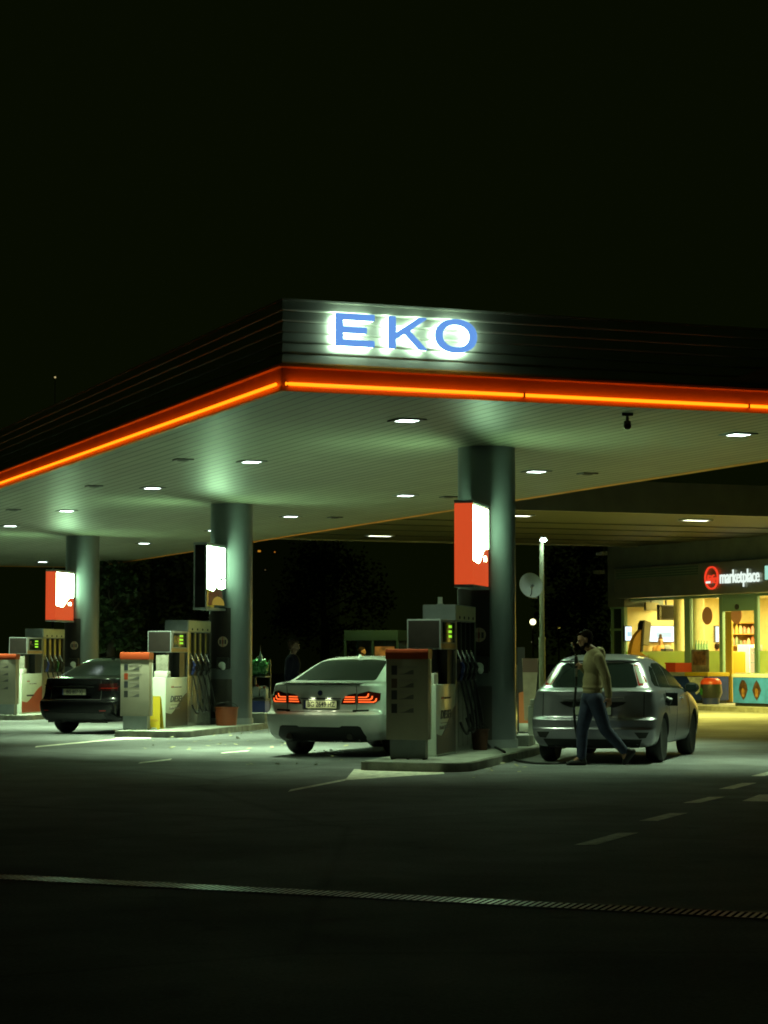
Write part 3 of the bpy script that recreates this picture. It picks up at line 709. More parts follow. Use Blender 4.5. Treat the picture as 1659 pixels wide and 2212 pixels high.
# ================================================================== CARS
SETB = ((0, 0), (.35, .05), (.65, .19), (.86, .46), (.97, .85), (1., 1.35))
def car_body(levels, L, drop, arches, rW, name, paint, parent, track):
    """levels: (z, half width, rear x, front x, rear bow, front bow); drop(x, z) lowers points towards the nose"""
    NS = 9
    bm = bmesh.new(); rings = []
    for (z, w, xr, xf, rb, fb) in levels:
        half = [(xr + rb * s, w * t) for t, s in SETB]
        xa, xb = xr + rb * 1.35, xf - fb * 1.35
        for k in range(1, NS):
            q = k / NS; half.append((xa + (xb - xa) * q, w * (1 + .012 * math.sin(q * math.pi))))
        half += [(xf - fb * s, w * t) for t, s in reversed(SETB)]
        n = len(half)
        Lr = [bm.verts.new((x, y, drop(x, z))) for x, y in half]
        Rr = [Lr[i] if i in (0, n - 1) else bm.verts.new((half[i][0], -half[i][1], drop(half[i][0], z))) for i in range(n)]
        rings.append((Lr, Rr))
    n = len(rings[0][0])
    for a, b_ in zip(rings, rings[1:]):
        for i in range(n - 1):
            bm.faces.new((a[0][i], b_[0][i], b_[0][i + 1], a[0][i + 1]))
            bm.faces.new((a[1][i], a[1][i + 1], b_[1][i + 1], b_[1][i]))
    for rg, flip in ((rings[0], 0), (rings[-1], 1)):
        for i in range(n - 1):
            vs = []
            for v in (rg[0][i], rg[0][i + 1], rg[1][i + 1], rg[1][i]):
                if v not in vs: vs.append(v)
            f = bm.faces.new(vs if flip else vs[::-1])
    bmesh.ops.recalc_face_normals(bm, faces=bm.faces)
    me = bpy.data.meshes.new('c'); bm.to_mesh(me); bm.free()
    o = bpy.data.objects.new('c', me); COL.objects.link(o)
    s = o.modifiers.new('s', 'SUBSURF'); s.levels = 4; s.render_levels = 4; me4 = evaluated(o)
    s.levels = 3; s.render_levels = 3
    me2 = evaluated(o); bpy.data.objects.remove(o)
    bvh_bm = bmesh.new(); bvh_bm.from_mesh(me4); bvh = BVHTree.FromBMesh(bvh_bm); bvh_bm.free(); bpy.data.meshes.remove(me4)
    o = bpy.data.objects.new(name, me2); COL.objects.link(o)
    cut = MB()
    for ax in arches:
        for sg in (-1, 1): cut.cone((ax, sg * (track - .16), rW), (ax, sg * (track + .5), rW), rW + .055, rW + .055, 40)
    me2.materials.clear(); me2.materials.append(paint)
    co = cut.build('cut', M_black, None, 0)
    bo = o.modifiers.new('b', 'BOOLEAN'); bo.operation = 'DIFFERENCE'; bo.solver = 'EXACT'; bo.object = co; bo.material_mode = 'TRANSFER'
    me3 = evaluated(o); bpy.data.objects.remove(o); bpy.data.objects.remove(co)
    me3.polygons.foreach_set('use_smooth', [True] * len(me3.polygons)); me3.set_sharp_from_angle(angle=R(50))
    o = bpy.data.objects.new(name, me3); COL.objects.link(o); o.parent = parent
    return o, bvh
def patch(bvh, poly, name, m, parent, side='rear', off=.006, dep=.02, cuts=4, mirror=False):
    """a fitted piece: a flat outline (y,z) seen from behind or (x,z) from the side, laid on the body shell with real thickness"""
    bm = bmesh.new(); vs = [bm.verts.new((p[0], p[1], 0)) for p in poly]
    f = bm.faces.new(vs); bmesh.ops.triangulate(bm, faces=[f])
    for _ in range(cuts):
        es = [e for e in bm.edges if e.calc_length() > .05]
        if not es: break
        bmesh.ops.subdivide_edges(bm, edges=es, cuts=1); bmesh.ops.triangulate(bm, faces=bm.faces[:])
    last = None; hits = {}
    for v in bm.verts:
        a, z = v.co.x, v.co.y
        if side == 'rear': o, d = Vector((-1.5, a, z)), Vector((1, 0, 0))
        elif side == 'front': o, d = Vector((7, a, z)), Vector((-1, 0, 0))
        elif side == 'left': o, d = Vector((a, 2, z)), Vector((0, -1, 0))
        else: o, d = Vector((a, -2, z)), Vector((0, 1, 0))
        h = bvh.ray_cast(o, d); hits[v] = (h[0], d, o)
    good = [h[0] for h in hits.values() if h[0] is not None]
    for v, (h, d, o) in hits.items():
        if h is None:
            g_ = min(good, key=lambda q: (q - o).cross(d).length) if good else o
            h = o + d * ((g_ - o).dot(d))
        v.co = h - d * off
    dd = list(hits.values())[0][1]
    r = bmesh.ops.extrude_face_region(bm, geom=bm.faces[:])
    nv = [g_ for g_ in r['geom'] if isinstance(g_, bmesh.types.BMVert)]
    bmesh.ops.translate(bm, vec=dd * dep, verts=nv)
    bmesh.ops.recalc_face_normals(bm, faces=bm.faces)
    q = MB(); q._add(bm); return q.build(name, m, parent, 40)
def rrect(y0, y1, z0, z1, r=.02):
    pts = []
    for cx, cy, a0 in ((y1 - r, z1 - r, 0), (y0 + r, z1 - r, 90), (y0 + r, z0 + r, 180), (y1 - r, z0 + r, 270)):
        for i in range(4): a = R(a0 + 30 * i); pts.append((cx + r * math.cos(a), cy + r * math.sin(a)))
    return pts
def wheel(x, y, r, parent, spokes=5, w=.215, rimm=None):
    sg = 1 if y > 0 else -1
    c = bpy.data.objects.new('wheel', None); COL.objects.link(c); c.parent = parent; c.location = (x, y, r)
    ri = r * .70
    b = MB(); b.lathe([(ri, -w / 2 + .015), (r - .03, -w / 2), (r - .006, -w / 2 + .03), (r, -w / 4), (r, w / 4), (r - .006, w / 2 - .03), (r - .03, w / 2), (ri, w / 2 - .015)], (0, 0, 0), 40, 'Y'); b.build('tyre', M_black, c)
    b = MB(); s_ = sg
    b.lathe([(ri + .004, -w / 2 + .02), (ri + .004, w / 2 - .012), (ri - .015, w / 2 - .01), (ri - .02, -w / 2 + .03)], (0, 0, 0), 40, 'Y')
    yo = sg * (w / 2 - .035)
    b.cone((0, yo - sg * .03, 0), (0, yo + sg * .005, 0), .055, .05, 20)
    for k in range(spokes):
        a = 2 * math.pi * k / spokes
        M = Matrix.Rotation(a, 4, 'Y')
        b.prism([(.035, .03), (ri - .004, .05), (ri - .004, -.05), (.035, -.03)], (0, yo - sg * .025, 0), M @ Vector((1, 0, 0)), M @ Vector((0, 0, 1)), (0, sg * .028, 0))
    b.build('rim', rimm or mat('rim_silver', (.50, .50, .50), .35), c)
    b = MB(); b.cone((0, sg * -.02, 0), (0, sg * .01, 0), .15, .15, 24); b.build('brake_disc', M_steel, c)
    return c
def plate(parent, bvh, txt, z, m, y0=0., tilt=0., blur=False):
    h = bvh.ray_cast(Vector((-1.5, y0, z)), Vector((1, 0, 0)))[0]
    x = h.x - .012
    b = MB(); b.box((x, y0, z), (.018, .53, .122), bevel=.006); p = b.build('licence_plate', M_dark, parent)
    b = MB(); b.box((x - .0095, y0 - .012, z), (.004, .49, .108)); b.build('plate_face', m, p, 0)
    b = MB(); b.box((x - .0095, y0 + .246, z), (.004, .026, .108)); b.build('blue_strip', M_blue, p, 0)
    if txt: text('plate_text', txt, .105, M_text, (x - .0125, y0 - .012, z - .002), (0, -1, 0), (0, 0, 1), p, sx=.80, bold=.0015, depth=.002)
    return p
def mirror_(parent, x, y, z, m):
    sg = 1 if y > 0 else -1
    b = MB(); b.sph((x, y + sg * .10, z), .11, (.75, 1.0, .70), 18); mo = b.build('door_mirror', m, parent)
    b = MB(); b.tube([(x + .02, y - sg * .05, z - .05), (x + .01, y + sg * .04, z - .03)], .03, 8); b.build('mirror_arm', M_dark, mo)
    b = MB(); b.box((x - .075, y + sg * .10, z), (.02, .15, .10), bevel=.008); b.build('mirror_glass', M_glass, mo)
def heading(deg): return math.pi / 2 - R(deg)
M_platew = mat('plate_white', (.62, .62, .50), .5)
M_lens_d = mat('lens_dark_red', (.09, .006, .004), .08, spec=.6)
M_led = glow('tail_led', (1., .125, .022), 1.7)
M_ledw = glow('plate_lamp', (.85, 1., .6), 6.)
M_seam = mat('panel_gap', (.01, .01, .01), .7)

# ---- silver hatchback
M_silver = mat('silver_paint', (.335, .325, .375), .30, .65, noise=.04, coat=.7)
car = thing('parked_car', 'silver hatchback refuelling behind the walking man, fuel flap open', 'car', (2.80, 30.08, 0), heading(16.5), 'cars at the pumps')
def dropH(x, z):
    # bonnet falls to the nose, belt rises to the tail
    d = 0
    if .6 < z <= 1.06 and x > 3.0:
        t = min(1, (x - 3.0) / 1.34); d = (.10 * t + .20 * t * t) * (z - .6) / .46
    if .6 < z <= 1.06 and 1.0 < x <= 3.0: d = .05 * (x - 1.0) / 2.0 * (z - .6) / .46
    if .6 < z <= 1.06 and x > 3.0: d += .05 * (z - .6) / .46
    if z > 1.06: d += .012 * max(0, x - 1.2) ** 2 if z > 1.3 else .03 * max(0, x - 1) / 2
    return z - d
H = [(.20, .72, .16, 4.18, .10, .12), (.26, .81, .05, 4.27, .12, .16), (.36, .845, .005, 4.32, .13, .22), (.455, .855, -.012, 4.33, .13, .24), (.475, .858, -.012, 4.335, .13, .25), (.49, .860, .01, 4.335, .13, .25),
     (.585, .867, .0, 4.33, .13, .26), (.605, .867, .012, 4.33, .13, .27), (.615, .867, .055, 4.33, .13, .28), (.64, .870, .08, 4.32, .13, .29), (.80, .868, .095, 4.29, .14, .30), (.93, .842, .105, 4.25, .15, .31), (.965, .828, .088, 4.2, .15, .32), (.99, .818, .10, 4.15, .15, .32), (1.015, .795, .155, 4.0, .15, .30),
     (1.05, .755, .195, 3.30, .15, .16), (1.16, .715, .29, 2.98, .15, .17), (1.30, .645, .42, 2.52, .15, .2), (1.375, .580, .50, 2.22, .14, .2), (1.395, .56, .455, 2.14, .12, .2), (1.425, .52, .50, 2.05, .13, .2), (1.462, .43, .70, 1.88, .1, .16), (1.488, .25, 1.0, 1.68, .08, .1)]
body, bv = car_body(H, 4.34, dropH, (.84, 3.48), .315, 'body', M_silver, car, .74)
patch(bv, [(-.57, 1.03), (.57, 1.03), (.595, 1.06), (.485, 1.335), (.43, 1.36), (-.43, 1.36), (-.485, 1.335), (-.595, 1.06)], 'rear_window', M_glass, car)
M_lenspale = mat('lens_pale', (.42, .42, .38), .15, spec=.6)
M_lensred = mat('lens_red', (.34, .015, .010), .15, spec=.6)
for s in (1, -1):
    o = patch(bv, [(s * .605, 1.055), (s * .70, 1.065), (s * .692, 1.12), (s * .548, 1.345), (s * .495, 1.34)], 'tail_light', M_lensred, car, off=.008)
    patch(bv, [(s * .615, 1.085), (s * .685, 1.09), (s * .676, 1.125), (s * .545, 1.325), (s * .508, 1.32)], 'clear_lens', M_lenspale, o, off=.013)
    patch(bv, [(s * .58, .43), (s * .77, .43), (s * .73, .355), (s * .64, .345)], 'bumper_vent', M_dark, car, off=.004)
patch(bv, [(.46, .835), (-.46, .835), (-.42, .80), (-.30, .76), (.30, .76), (.42, .80)], 'handle_recess', M_dark, car, off=.004)
b = MB(); b.box((.075, 0, .885), (.04, .86, .022), bevel=.008); b.build('trim_bar', M_silver, car)
p = plate(car, bv, 'NS 042-LU', .715, M_platew)
patch(bv, [(-.68, .335), (.68, .335), (.62, .215), (-.62, .215)], 'rear_valance', M_dark, car, off=.004)
for s in (1, -1): patch(bv, [(s * .69, .64), (s * .70, .64), (s * .70, .99), (s * .69, .99)], 'tailgate_gap', M_seam, car, off=.002)
patch(bv, rrect(-.05, .05, .91, .965, .02), 'badge', M_blue, car, off=.008)
b = MB(); b.box((.52, 0, 1.425), (.10, .20, .018), bevel=.006); b.build('brake_light', M_lensred, car)
for s, sd in ((1, 'left'), (-1, 'right')):
    # side windows: quarter, rear door, front door
    for poly in ([(.54, 1.12), (.60, 1.05), (.86, 1.03), (1.02, 1.29), (.92, 1.32), (.72, 1.26)], [(.92, 1.025), (1.80, 1.015), (1.80, 1.36), (1.30, 1.36), (1.08, 1.325)], [(1.86, 1.015), (3.02, .985), (2.62, 1.15), (2.25, 1.27), (1.86, 1.355)]):
        patch(bv, poly, 'side_window', M_glass, car, sd, off=.005)
    for poly in ([(1.82, .30), (1.832, .30), (1.832, 1.0), (1.82, 1.0)], [(2.98, .36), (2.992, .36), (2.992, .95), (2.98, .95)], [(1.18, .66), (1.192, .66), (1.10, .98), (1.088, .98)]):
        patch(bv, poly, 'door_gap', M_seam, car, sd, off=.002)
    for x in (1.35, 2.25): patch(bv, rrect(x, x + .2, .845, .875, .012), 'door_handle', M_silver, car, sd, off=.03, dep=.04)
    mirror_(car, 2.80, s * .84, 1.0, M_dark)
    for ax in (.84, 3.48): wheel(ax, s * .742, .315, car, 5)
patch(bv, [(-.62, 1.02), (.62, 1.02), (.52, 1.36), (-.52, 1.36)], 'windscreen', M_glass, car, 'front')
for s in (1, -1): patch(bv, [(s * .5, .62), (s * .8, .66), (s * .82, .78), (s * .55, .72)], 'headlight', M_lenspale, car, 'front')
# open fuel flap, right rear flank
b = MB(); b.box((1.02, -.93, .86), (.012, .17, .18), bevel=.004, rz=0); fl_ = b.build('fuel_flap', M_dark, car)
patch(bv, rrect(.84, .99, .78, .94, .03), 'fuel_pocket', M_seam, car, 'right', off=.003)
b = MB(); b.cone((.93, -.87, .86), (.93, -.94, .83), .045, .05, 16); b.tube([(.93, -.90, .84), (1.0, -.93, .80)], .008, 6); b.build('fuel_cap', M_dark, car)

# ---- saloons
def dropS(x, z):
    d = 0
    if .62 < z <= 1.10 and x > 3.05:
        t = min(1, (x - 3.05) / 1.8); d = (.08 * t + .22 * t * t) * (z - .62) / .46
    if 1.10 < z and x > 3.0: d = .02 * (x - 3)
    return z - d
def saloon(t, paint, dark_lip, lens, L=4.9, ws=1.):
    f = L - 4.9
    S = [(.21, .76, .22, 4.70, .10, .15), (.27, .86, .10, 4.80, .13, .2), (.36, .905, .03, 4.86, .14, .26), (.50, .925, .0, 4.89, .15, .3), (.605, .93, -.005, 4.89, .16, .32), (.625, .93, .005, 4.89, .16, .32), (.645, .93, .055, 4.89, .16, .33),
         (.70, .922, .085, 4.87, .20, .34), (.86, .905, .075, 4.84, .23, .36), (.97, .88, .06, 4.80, .24, .38), (1.035, .85, .035, 4.72, .24, .4), (1.055, .835, .045, 4.66, .24, .4), (1.068, .805, .11, 4.5, .22, .38),
         (1.085, .765, .42, 3.55, .14, .2), (1.105, .745, .50, 3.45, .14, .2), (1.22, .69, .80, 3.12, .14, .2), (1.34, .62, 1.10, 2.78, .13, .2), (1.40, .57, 1.30, 2.55, .12, .2), (1.432, .51, 1.46, 2.40, .12, .18), (1.455, .40, 1.70, 2.25, .1, .15), (1.465, .22, 1.85, 2.1, .06, .08)]
    S = [(z, w * ws, xr, xf + f, rb * (1 + (1 - ws) * 6), fb) for z, w, xr, xf, rb, fb in S]
    body, bv = car_body(S, L, dropS, (1.07, 1.07 + 2.95 + f * .6), .335, 'body', paint, t, .79)
    patch(bv, [(-.63, 1.105), (.63, 1.105), (.645, 1.12), (.535, 1.375), (.46, 1.40), (.25, 1.412), (-.25, 1.412), (-.46, 1.40), (-.535, 1.375), (-.645, 1.12)], 'rear_window', M_glass, t, off=.012)
    for s in (1, -1): patch(bv, [(s * .548, .655), (s * .556, .655), (s * .558, 1.03), (s * .550, 1.03)], 'boot_gap', M_seam, t, off=.003)
    patch(bv, [(-.55, .652), (.55, .652), (.55, .66), (-.55, .66)], 'boot_gap', M_seam, t, off=.003)
    for s, sd in ((1, 'left'), (-1, 'right')):
        for poly in ([(1.20, 1.12), (2.05, 1.10), (2.05, 1.385), (1.75, 1.375), (1.45, 1.28)], [(2.10, 1.10), (3.10 + f, 1.07), (2.72 + f, 1.27), (2.45 + f, 1.385), (2.10, 1.39)]):
            patch(bv, poly, 'side_window', M_glass, t, sd, off=.005)
        for x in (1.45, 2.45): patch(bv, rrect(x, x + .22, .90, .93, .012), 'door_handle', paint, t, sd, off=.03, dep=.04)
        patch(bv, [(2.07, .32), (2.082, .32), (2.082, 1.08), (2.07, 1.08)], 'door_gap', M_seam, t, sd, off=.002)
        mirror_(t, 2.98 + f, s * .88, 1.06, paint)
        for ax in (1.07, 1.07 + 2.95 + f * .6): wheel(ax, s * .785, .335, t, 7, .245, M_grey)
    patch(bv, [(-.62, 1.10), (.62, 1.10), (.52, 1.38), (-.52, 1.38)], 'windscreen', M_glass, t, 'front')
    for s in (1, -1): patch(bv, [(s * .5, .66), (s * .84, .70), (s * .85, .80), (s * .55, .77)], 'headlight', M_lenspale, t, 'front')
    b = MB(); b.prism([(0, 0), (.16, 0), (.10, .055), (.075, .06)], (1.42, -.012, 1.425), (1, 0, 0), (0, 0, 1), (0, .024, 0)); b.build('roof_antenna', paint, t)
    return bv
M_wcar = mat('white_paint', (.78, .80, .76), .25, noise=.03, coat=.8)
car = thing('parked_car', 'white saloon with lit red tail lights beside the nearest pump', 'car', (-.945, 32.15, 0), heading(23), 'cars at the pumps')
bv = saloon(car, M_wcar, True, True)
b = MB(); n = 12; pts = []
bm = bmesh.new(); vr = []
for i in range(n + 1):
    y = -.62 + 1.24 * i / n; x = .03 + .17 * .19 * 0 + .12 * (abs(y) / .8) ** 2.2; k = 1 - .75 * (abs(y) / .62) ** 6
    vr.append([bm.verts.new(p) for p in ((x + .10, y, 1.055), (x - .015, y, 1.060 - .012 * k), (x - .03, y, 1.060 + .012 * k), (x + .10, y, 1.070))])
for i in range(n):
    for k in range(4): bm.faces.new((vr[i][k], vr[i + 1][k], vr[i + 1][(k + 1) % 4], vr[i][(k + 1) % 4]))
bm.faces.new(vr[0]); bm.faces.new(vr[-1][::-1]); bmesh.ops.recalc_face_normals(bm, faces=bm.faces); b._add(bm); b.build('boot_spoiler', M_blackgloss, car)
for s in (1, -1):
    o = patch(bv, [(s * .558, .778), (s * .80, .778), (s * .86, .825), (s * .86, .925), (s * .72, .955), (s * .565, .915)], 'tail_light', M_lens_d, car, off=.006)
    o2 = patch(bv, [(s * .315, .765), (s * .54, .77), (s * .545, .925), (s * .42, .90), (s * .34, .84)], 'boot_light', M_lens_d, car, off=.006)
    for k in range(3):
        z = .792 + k * .034
        patch(bv, [(s * (.35 + .012 * k), z), (s * .525, z + .002), (s * .525, z + .018), (s * (.36 + .012 * k), z + .016)], 'led_bar', M_led, o2, off=.011)
        xa, xb = .575, .79 - k * .05
        patch(bv, [(s * xa, z - .002), (s * (xb), z - .002), (s * (xb + .03), z + .018), (s * (xb + .036), z + .06), (s * (xb + .02), z + .06), (s * (xb + .012), z + .026), (s * (xb - .012), z + .014), (s * xa, z + .014)], 'led_bar', M_led, o, off=.011)
    patch(bv, [(s * .50, .685), (s * .73, .69), (s * .73, .668), (s * .50, .660)], 'reflector', M_blackgloss, car, off=.005)
    b = MB(); b.box((.058, s * .13, .838), (.02, .09, .010)); b.build('plate_lamp', M_ledw, car, 0)
    area_light('number_light', (-.03, s * .13, .86), .05, .22, (.9, 1., .6), car, 170)
patch(bv, rrect(-.30, .30, .685, .832, .02), 'plate_recess', mat('plate_recess', (.30, .31, .28), .35), car, off=.002)
b = MB(); b.box((.05, 0, .845), (.035, .66, .02), bevel=.006); b.build('plate_trim', M_chrome, car)
plate(car, bv, 'BG 2649·HZ', .760, mat('plate_lit', (.85, .85, .55), .5))  # plate white with the plate lamps' light put into the colour
patch(bv, [(.64, .44), (.60, .455), (.36, .455), (.32, .435), (-.32, .435), (-.36, .455), (-.60, .455), (-.64, .44), (-.70, .30), (-.66, .215), (.66, .215), (.70, .30)], 'diffuser', M_dark, car, off=.006)
b = MB(); b.lathe([(.0, 0), (.038, 0), (.041, -.008), (.036, -.014), (0, -.014)], (.06, 0, .925), 24, 'X'); bd = b.build('badge', M_chrome, car)
b = MB(); b.lathe([(0, 0), (.03, 0), (.03, -.004), (0, -.004)], (.046, 0, .925), 20, 'X'); b.build('badge_face', M_blue, bd)
b = MB()
for s in (1, -1): b.cone((.02, s * .48, .30), (.16, s * .48, .30), .045, .045, 16)
b.build('exhaust_tip', M_chrome, car)

M_bcar = mat('black_paint', (.003, .003, .0035), .25, coat=.25, spec=.2)
car = thing('parked_car', 'black saloon half hidden behind the second price pillar', 'car', (-5.90, 42.1, 0), heading(24), 'cars at the pumps')
bv = saloon(car, M_bcar, False, False, 4.5, .94)
for s in (1, -1):
    o = patch(bv, [(s * .50, .83), (s * .84, .83), (s * .885, .88), (s * .87, .96), (s * .52, .96)], 'tail_light', mat('lens_smoked', (.02, .004, .004), .08, spec=.6), car, off=.006)
    patch(bv, [(s * .55, .86), (s * .80, .86), (s * .80, .88), (s * .55, .88)], 'lens_line', M_lens_d, o, off=.011)
    patch(bv, rrect(s * .62 - .06, s * .62 + .06, .44, .455, .006), 'reflector', M_lensred, car, off=.005)
plate(car, bv, 'BG 807·XJ', .80, mat('plate_dim', (.26, .24, .17), .6))  # same plate white, its shade put into the colour
b = MB(); b.box((.05, 0, .90), (.03, .9, .014), bevel=.004); b.build('trim_strip', M_chrome, car)
patch(bv, [(.64, .40), (-.64, .40), (-.66, .215), (.66, .215)], 'lower_bumper', M_dark, car, off=.006)

# ================================================================== SHOP
S_ANG = R(27)
SD = Vector((math.sin(S_ANG), -math.cos(S_ANG), 0))     # along the front, towards the right
SN = Vector((-SD.y * -1 * -1, 0, 0)) if False else Vector((-math.cos(S_ANG), -math.sin(S_ANG), 0))   # outwards
W0 = Vector((7.70, 71.56, 0))
SRZ = math.atan2(SD.y, SD.x)                            # local x along the front, local y = inwards/outwards
def shop_uv(px, py, n=0.):
    p = at_plane(px, py, W0 + SN * n, SN); return (p - W0).dot(SD), p.z
_loc_y = Vector((-SD.y, SD.x, 0))
SY = 1 if _loc_y.dot(SN) > 0 else -1                    # local y sign of "outwards"
FL = .16
shop = thing('shop_building', 'petrol station shop with glazed yellow lit front and dark sign band', 'shop', W0, SRZ)
LEN, DEP, HT = 15.5, 9., 5.15
zf = 3.36                                               # underside of the fascia
def yb(n0, n1): return (SY * n0, SY * n1)
b = MB(); b.bb(-.35, LEN, *yb(.35, -DEP), zf + .95, HT); b.bb(-.42, 0.55, *yb(.30, -1.2), zf - .25, HT - .001); b.build('upper_wall', M_ltwall, shop)
b = MB(); b.bb(.35, LEN, *yb(.55, -.3), zf, zf + .95, .01); b.build('sign_fascia', M_fascia_d, shop)
xa = shop_uv(1340, 1260, .55)[0]; xb = shop_uv(1508, 1260, .55)[0]
b = MB()
for k in range(4): b.bb(.5, xb, *yb(.552, .572), zf + .62 + k * .075, zf + .665 + k * .075)
b.build('fascia_slats', mat('slat_green', (.07, .12, .085), .45), shop)
b = MB(); b.bb(0, LEN, *yb(.0, -DEP), -.02, FL, .0); b.build('floor_slab', mat('shop_floor', (.35, .32, .26), .4, noise=.1), shop)
b = MB(); b.bb(0, LEN, *yb(-5.0, -5.12), FL, zf + .5); b.bb(0, .12, *yb(-.1, -5.0), FL, zf + .5); b.bb(LEN - .12, LEN, *yb(-.1, -5.0), FL, zf + .5); b.build('inner_wall', M_cream, shop)
b = MB(); b.bb(.12, LEN - .12, *yb(-.1, -5.0), zf + .06, zf + .16); b.build('inner_ceiling', mat('shop_ceiling', (.70, .62, .40), .7), shop)
# glazing frame
def vx(px): return shop_uv(px, 1400)[0]
mull = [1320, 1347, 1487, 1561, 1636, 1700, 1790]
xs = [vx(p) for p in mull]
doorL, doorR = vx(1566), vx(1634)
b = MB()
for p, w in ((1325, .10), (1349, .16), (1488, .30), (1561, .16), (1636, .14), (1720, .16), (1830, .16)): x = vx(p); b.bb(x - w / 2, x + w / 2, *yb(.06, -.06), FL, zf)
b.bb(xs[0], LEN, *yb(.055, -.055), zf - .08, zf); b.bb(xs[0], doorL, *yb(.055, -.055), FL, FL + .12); b.bb(doorR, LEN, *yb(.055, -.055), FL, FL + .12)
zs_ = 1.68
b.build('window_frame', M_frame, shop)
b = MB(); b.bb(vx(1565), vx(1633), *yb(.05, -.05), 2.86, zf - .08); b.build('door_header', mat('header_green', (.22, .36, .27), .5), shop)
b = MB(); b.sph((vx(1597), SY * .08, 2.98), .09, (1, .6, 1), 12); b.build('door_sensor', M_dark, shop)
# side glazing left of the corner (three panes)
b = MB()
for z in (FL + .02, 1.3, 2.35, zf - .3): b.bb(vx(1320), vx(1346), *yb(.05, -.05), z, z + .07)
b.build('side_frame', M_frame, shop)
b = MB(); b.bb(vx(1322), vx(1345), *yb(.01, -.01), FL, zf - .2); b.build('side_pane', mat('dark_pane', (.02, .035, .025), .12), shop)
# frosted lower glass
M_frost = mat('frosted_glass', (.66, .86, .34), .5, noise=.06, nscale=2)
_b = M_frost.node_tree.nodes['Principled BSDF']; _b.inputs['Transmission Weight'].default_value = .75
M_clear = mat('clear_glass', (1, 1, 1), .02)
_b = M_clear.node_tree.nodes['Principled BSDF']; _b.inputs['Transmission Weight'].default_value = 1.; _b.inputs['IOR'].default_value = 1.08
b = MB()
for a, c in ((1350, 1484), (1494, 1559), (1640, 1715), (1725, 1825)): b.bb(vx(a), vx(c), *yb(-.01, -.02), FL + .12, zs_)
b.build('frosted_pane', M_frost, shop)
b = MB()
for a, c in ((1350, 1484), (1494, 1559), (1640, 1715), (1725, 1825)): b.bb(vx(a), vx(c), *yb(-.01, -.018), zs_, zf - .08)
b.build('window_pane', M_clear, shop)
# sliding door, half open: yellow frame
b = MB(); x0 = vx(1568); x1 = vx(1582)
b.bb(x0, x1, *yb(.02, -.03), FL, 2.85); b.build('door_leaf', mat('door_yellow', (.55, .36, .05), .5), shop)
# sign lettering
M_mw = glow('shop_letter_white', (.86, 1., .90), 1.0); M_mr = glow('shop_logo_red', (.80, .045, .015), 1.1)
ss = thing('shop_sign', 'lit shop sign with red oval logo and white lettering on dark band', 'sign', W0, SRZ)
a0, zc = shop_uv(1555, 1248, .6); a1, zc2 = shop_uv(1640, 1246, .6); zc = zf + .50
me = text_mesh('marketplace', .56, depth=.03, bold=.004, space=.95)
w = max(v.co.x for v in me.vertices) - min(v.co.x for v in me.vertices); me.transform(Matrix.Diagonal(((a1 - a0) / w, 1, 1, 1)))
me.transform(Matrix(((1, 0, 0, (a0 + a1) / 2), (0, 0, -1., SY * .60), (0, 1, 0, zc - .02), (0, 0, 0, 1))))
link('sign_lettering', me, M_mw, ss, 0)
l0, _ = shop_uv(1522, 1250, .6); l1, _ = shop_uv(1552, 1250, .6); lc = (l0 + l1) / 2; lr = (l1 - l0) / 2
bm = bmesh.new(); n = 36; vs = [[], [], [], []]
for i in range(n):
    a = 2 * math.pi * i / n
    for j, (k, yy) in enumerate(((1, .58), (.82, .58), (.82, .62), (1, .62))):
        vs[j].append(bm.verts.new((lc + lr * k * math.cos(a), SY * yy, zc - .01 + .35 * (k if k == 1 else .86) * math.sin(a))))
for j in range(4):
    for i in range(n): bm.faces.new((vs[j][i], vs[j][(i + 1) % n], vs[(j + 1) % 4][(i + 1) % n], vs[(j + 1) % 4][i]))
bmesh.ops.recalc_face_normals(bm, faces=bm.faces); b = MB(); b._add(bm); b.build('logo_ring', M_mr, ss, 20)
me = text_mesh('life', .36, depth=.03, bold=.006, shear=.2)
w = max(v.co.x for v in me.vertices) - min(v.co.x for v in me.vertices); me.transform(Matrix.Diagonal((lr * 1.55 / w, 1, 1, 1)))
me.transform(Matrix(((1, 0, 0, lc), (0, 0, -1., SY * .60), (0, 1, 0, zc - .06), (0, 0, 0, 1))))
link('logo_letters', me, M_mr, ss, 0)
b = MB(); b.bb(lc - lr * .75, lc - lr * .15, *yb(.585, .625), zc - .17, zc - .11, .01); b.build('logo_bar', M_mw, ss)
b = MB(); x, z = shop_uv(1663, 1260, .6); b.bb(x - .2, x + .5, *yb(.585, .625), zf + .35, zf + .75); b.build('sign_panel', glow('sign_cyan', (.45, .95, .75), .8), ss)
# awning lamp boxes on the wall corner
for px, py, lab in ((1294, 1196, 'pale floodlight on the shop wall corner, upper one'), (1288, 1236, 'pale floodlight on the shop wall corner, lower one')):
    t = thing('flood_light', lab, 'floodlight', at_d(px + 6, py, 71.6), SRZ, 'floodlights on the shop corner')
    b = MB(); b.box((0, 0, 0), (.38, .22, .12), bevel=.03); b.build('housing', M_lgrey, t)
    b = MB(); b.tube([(.1, 0, 0), (.3, .0, .05)], .03, 8); b.build('bracket', M_grey, t)
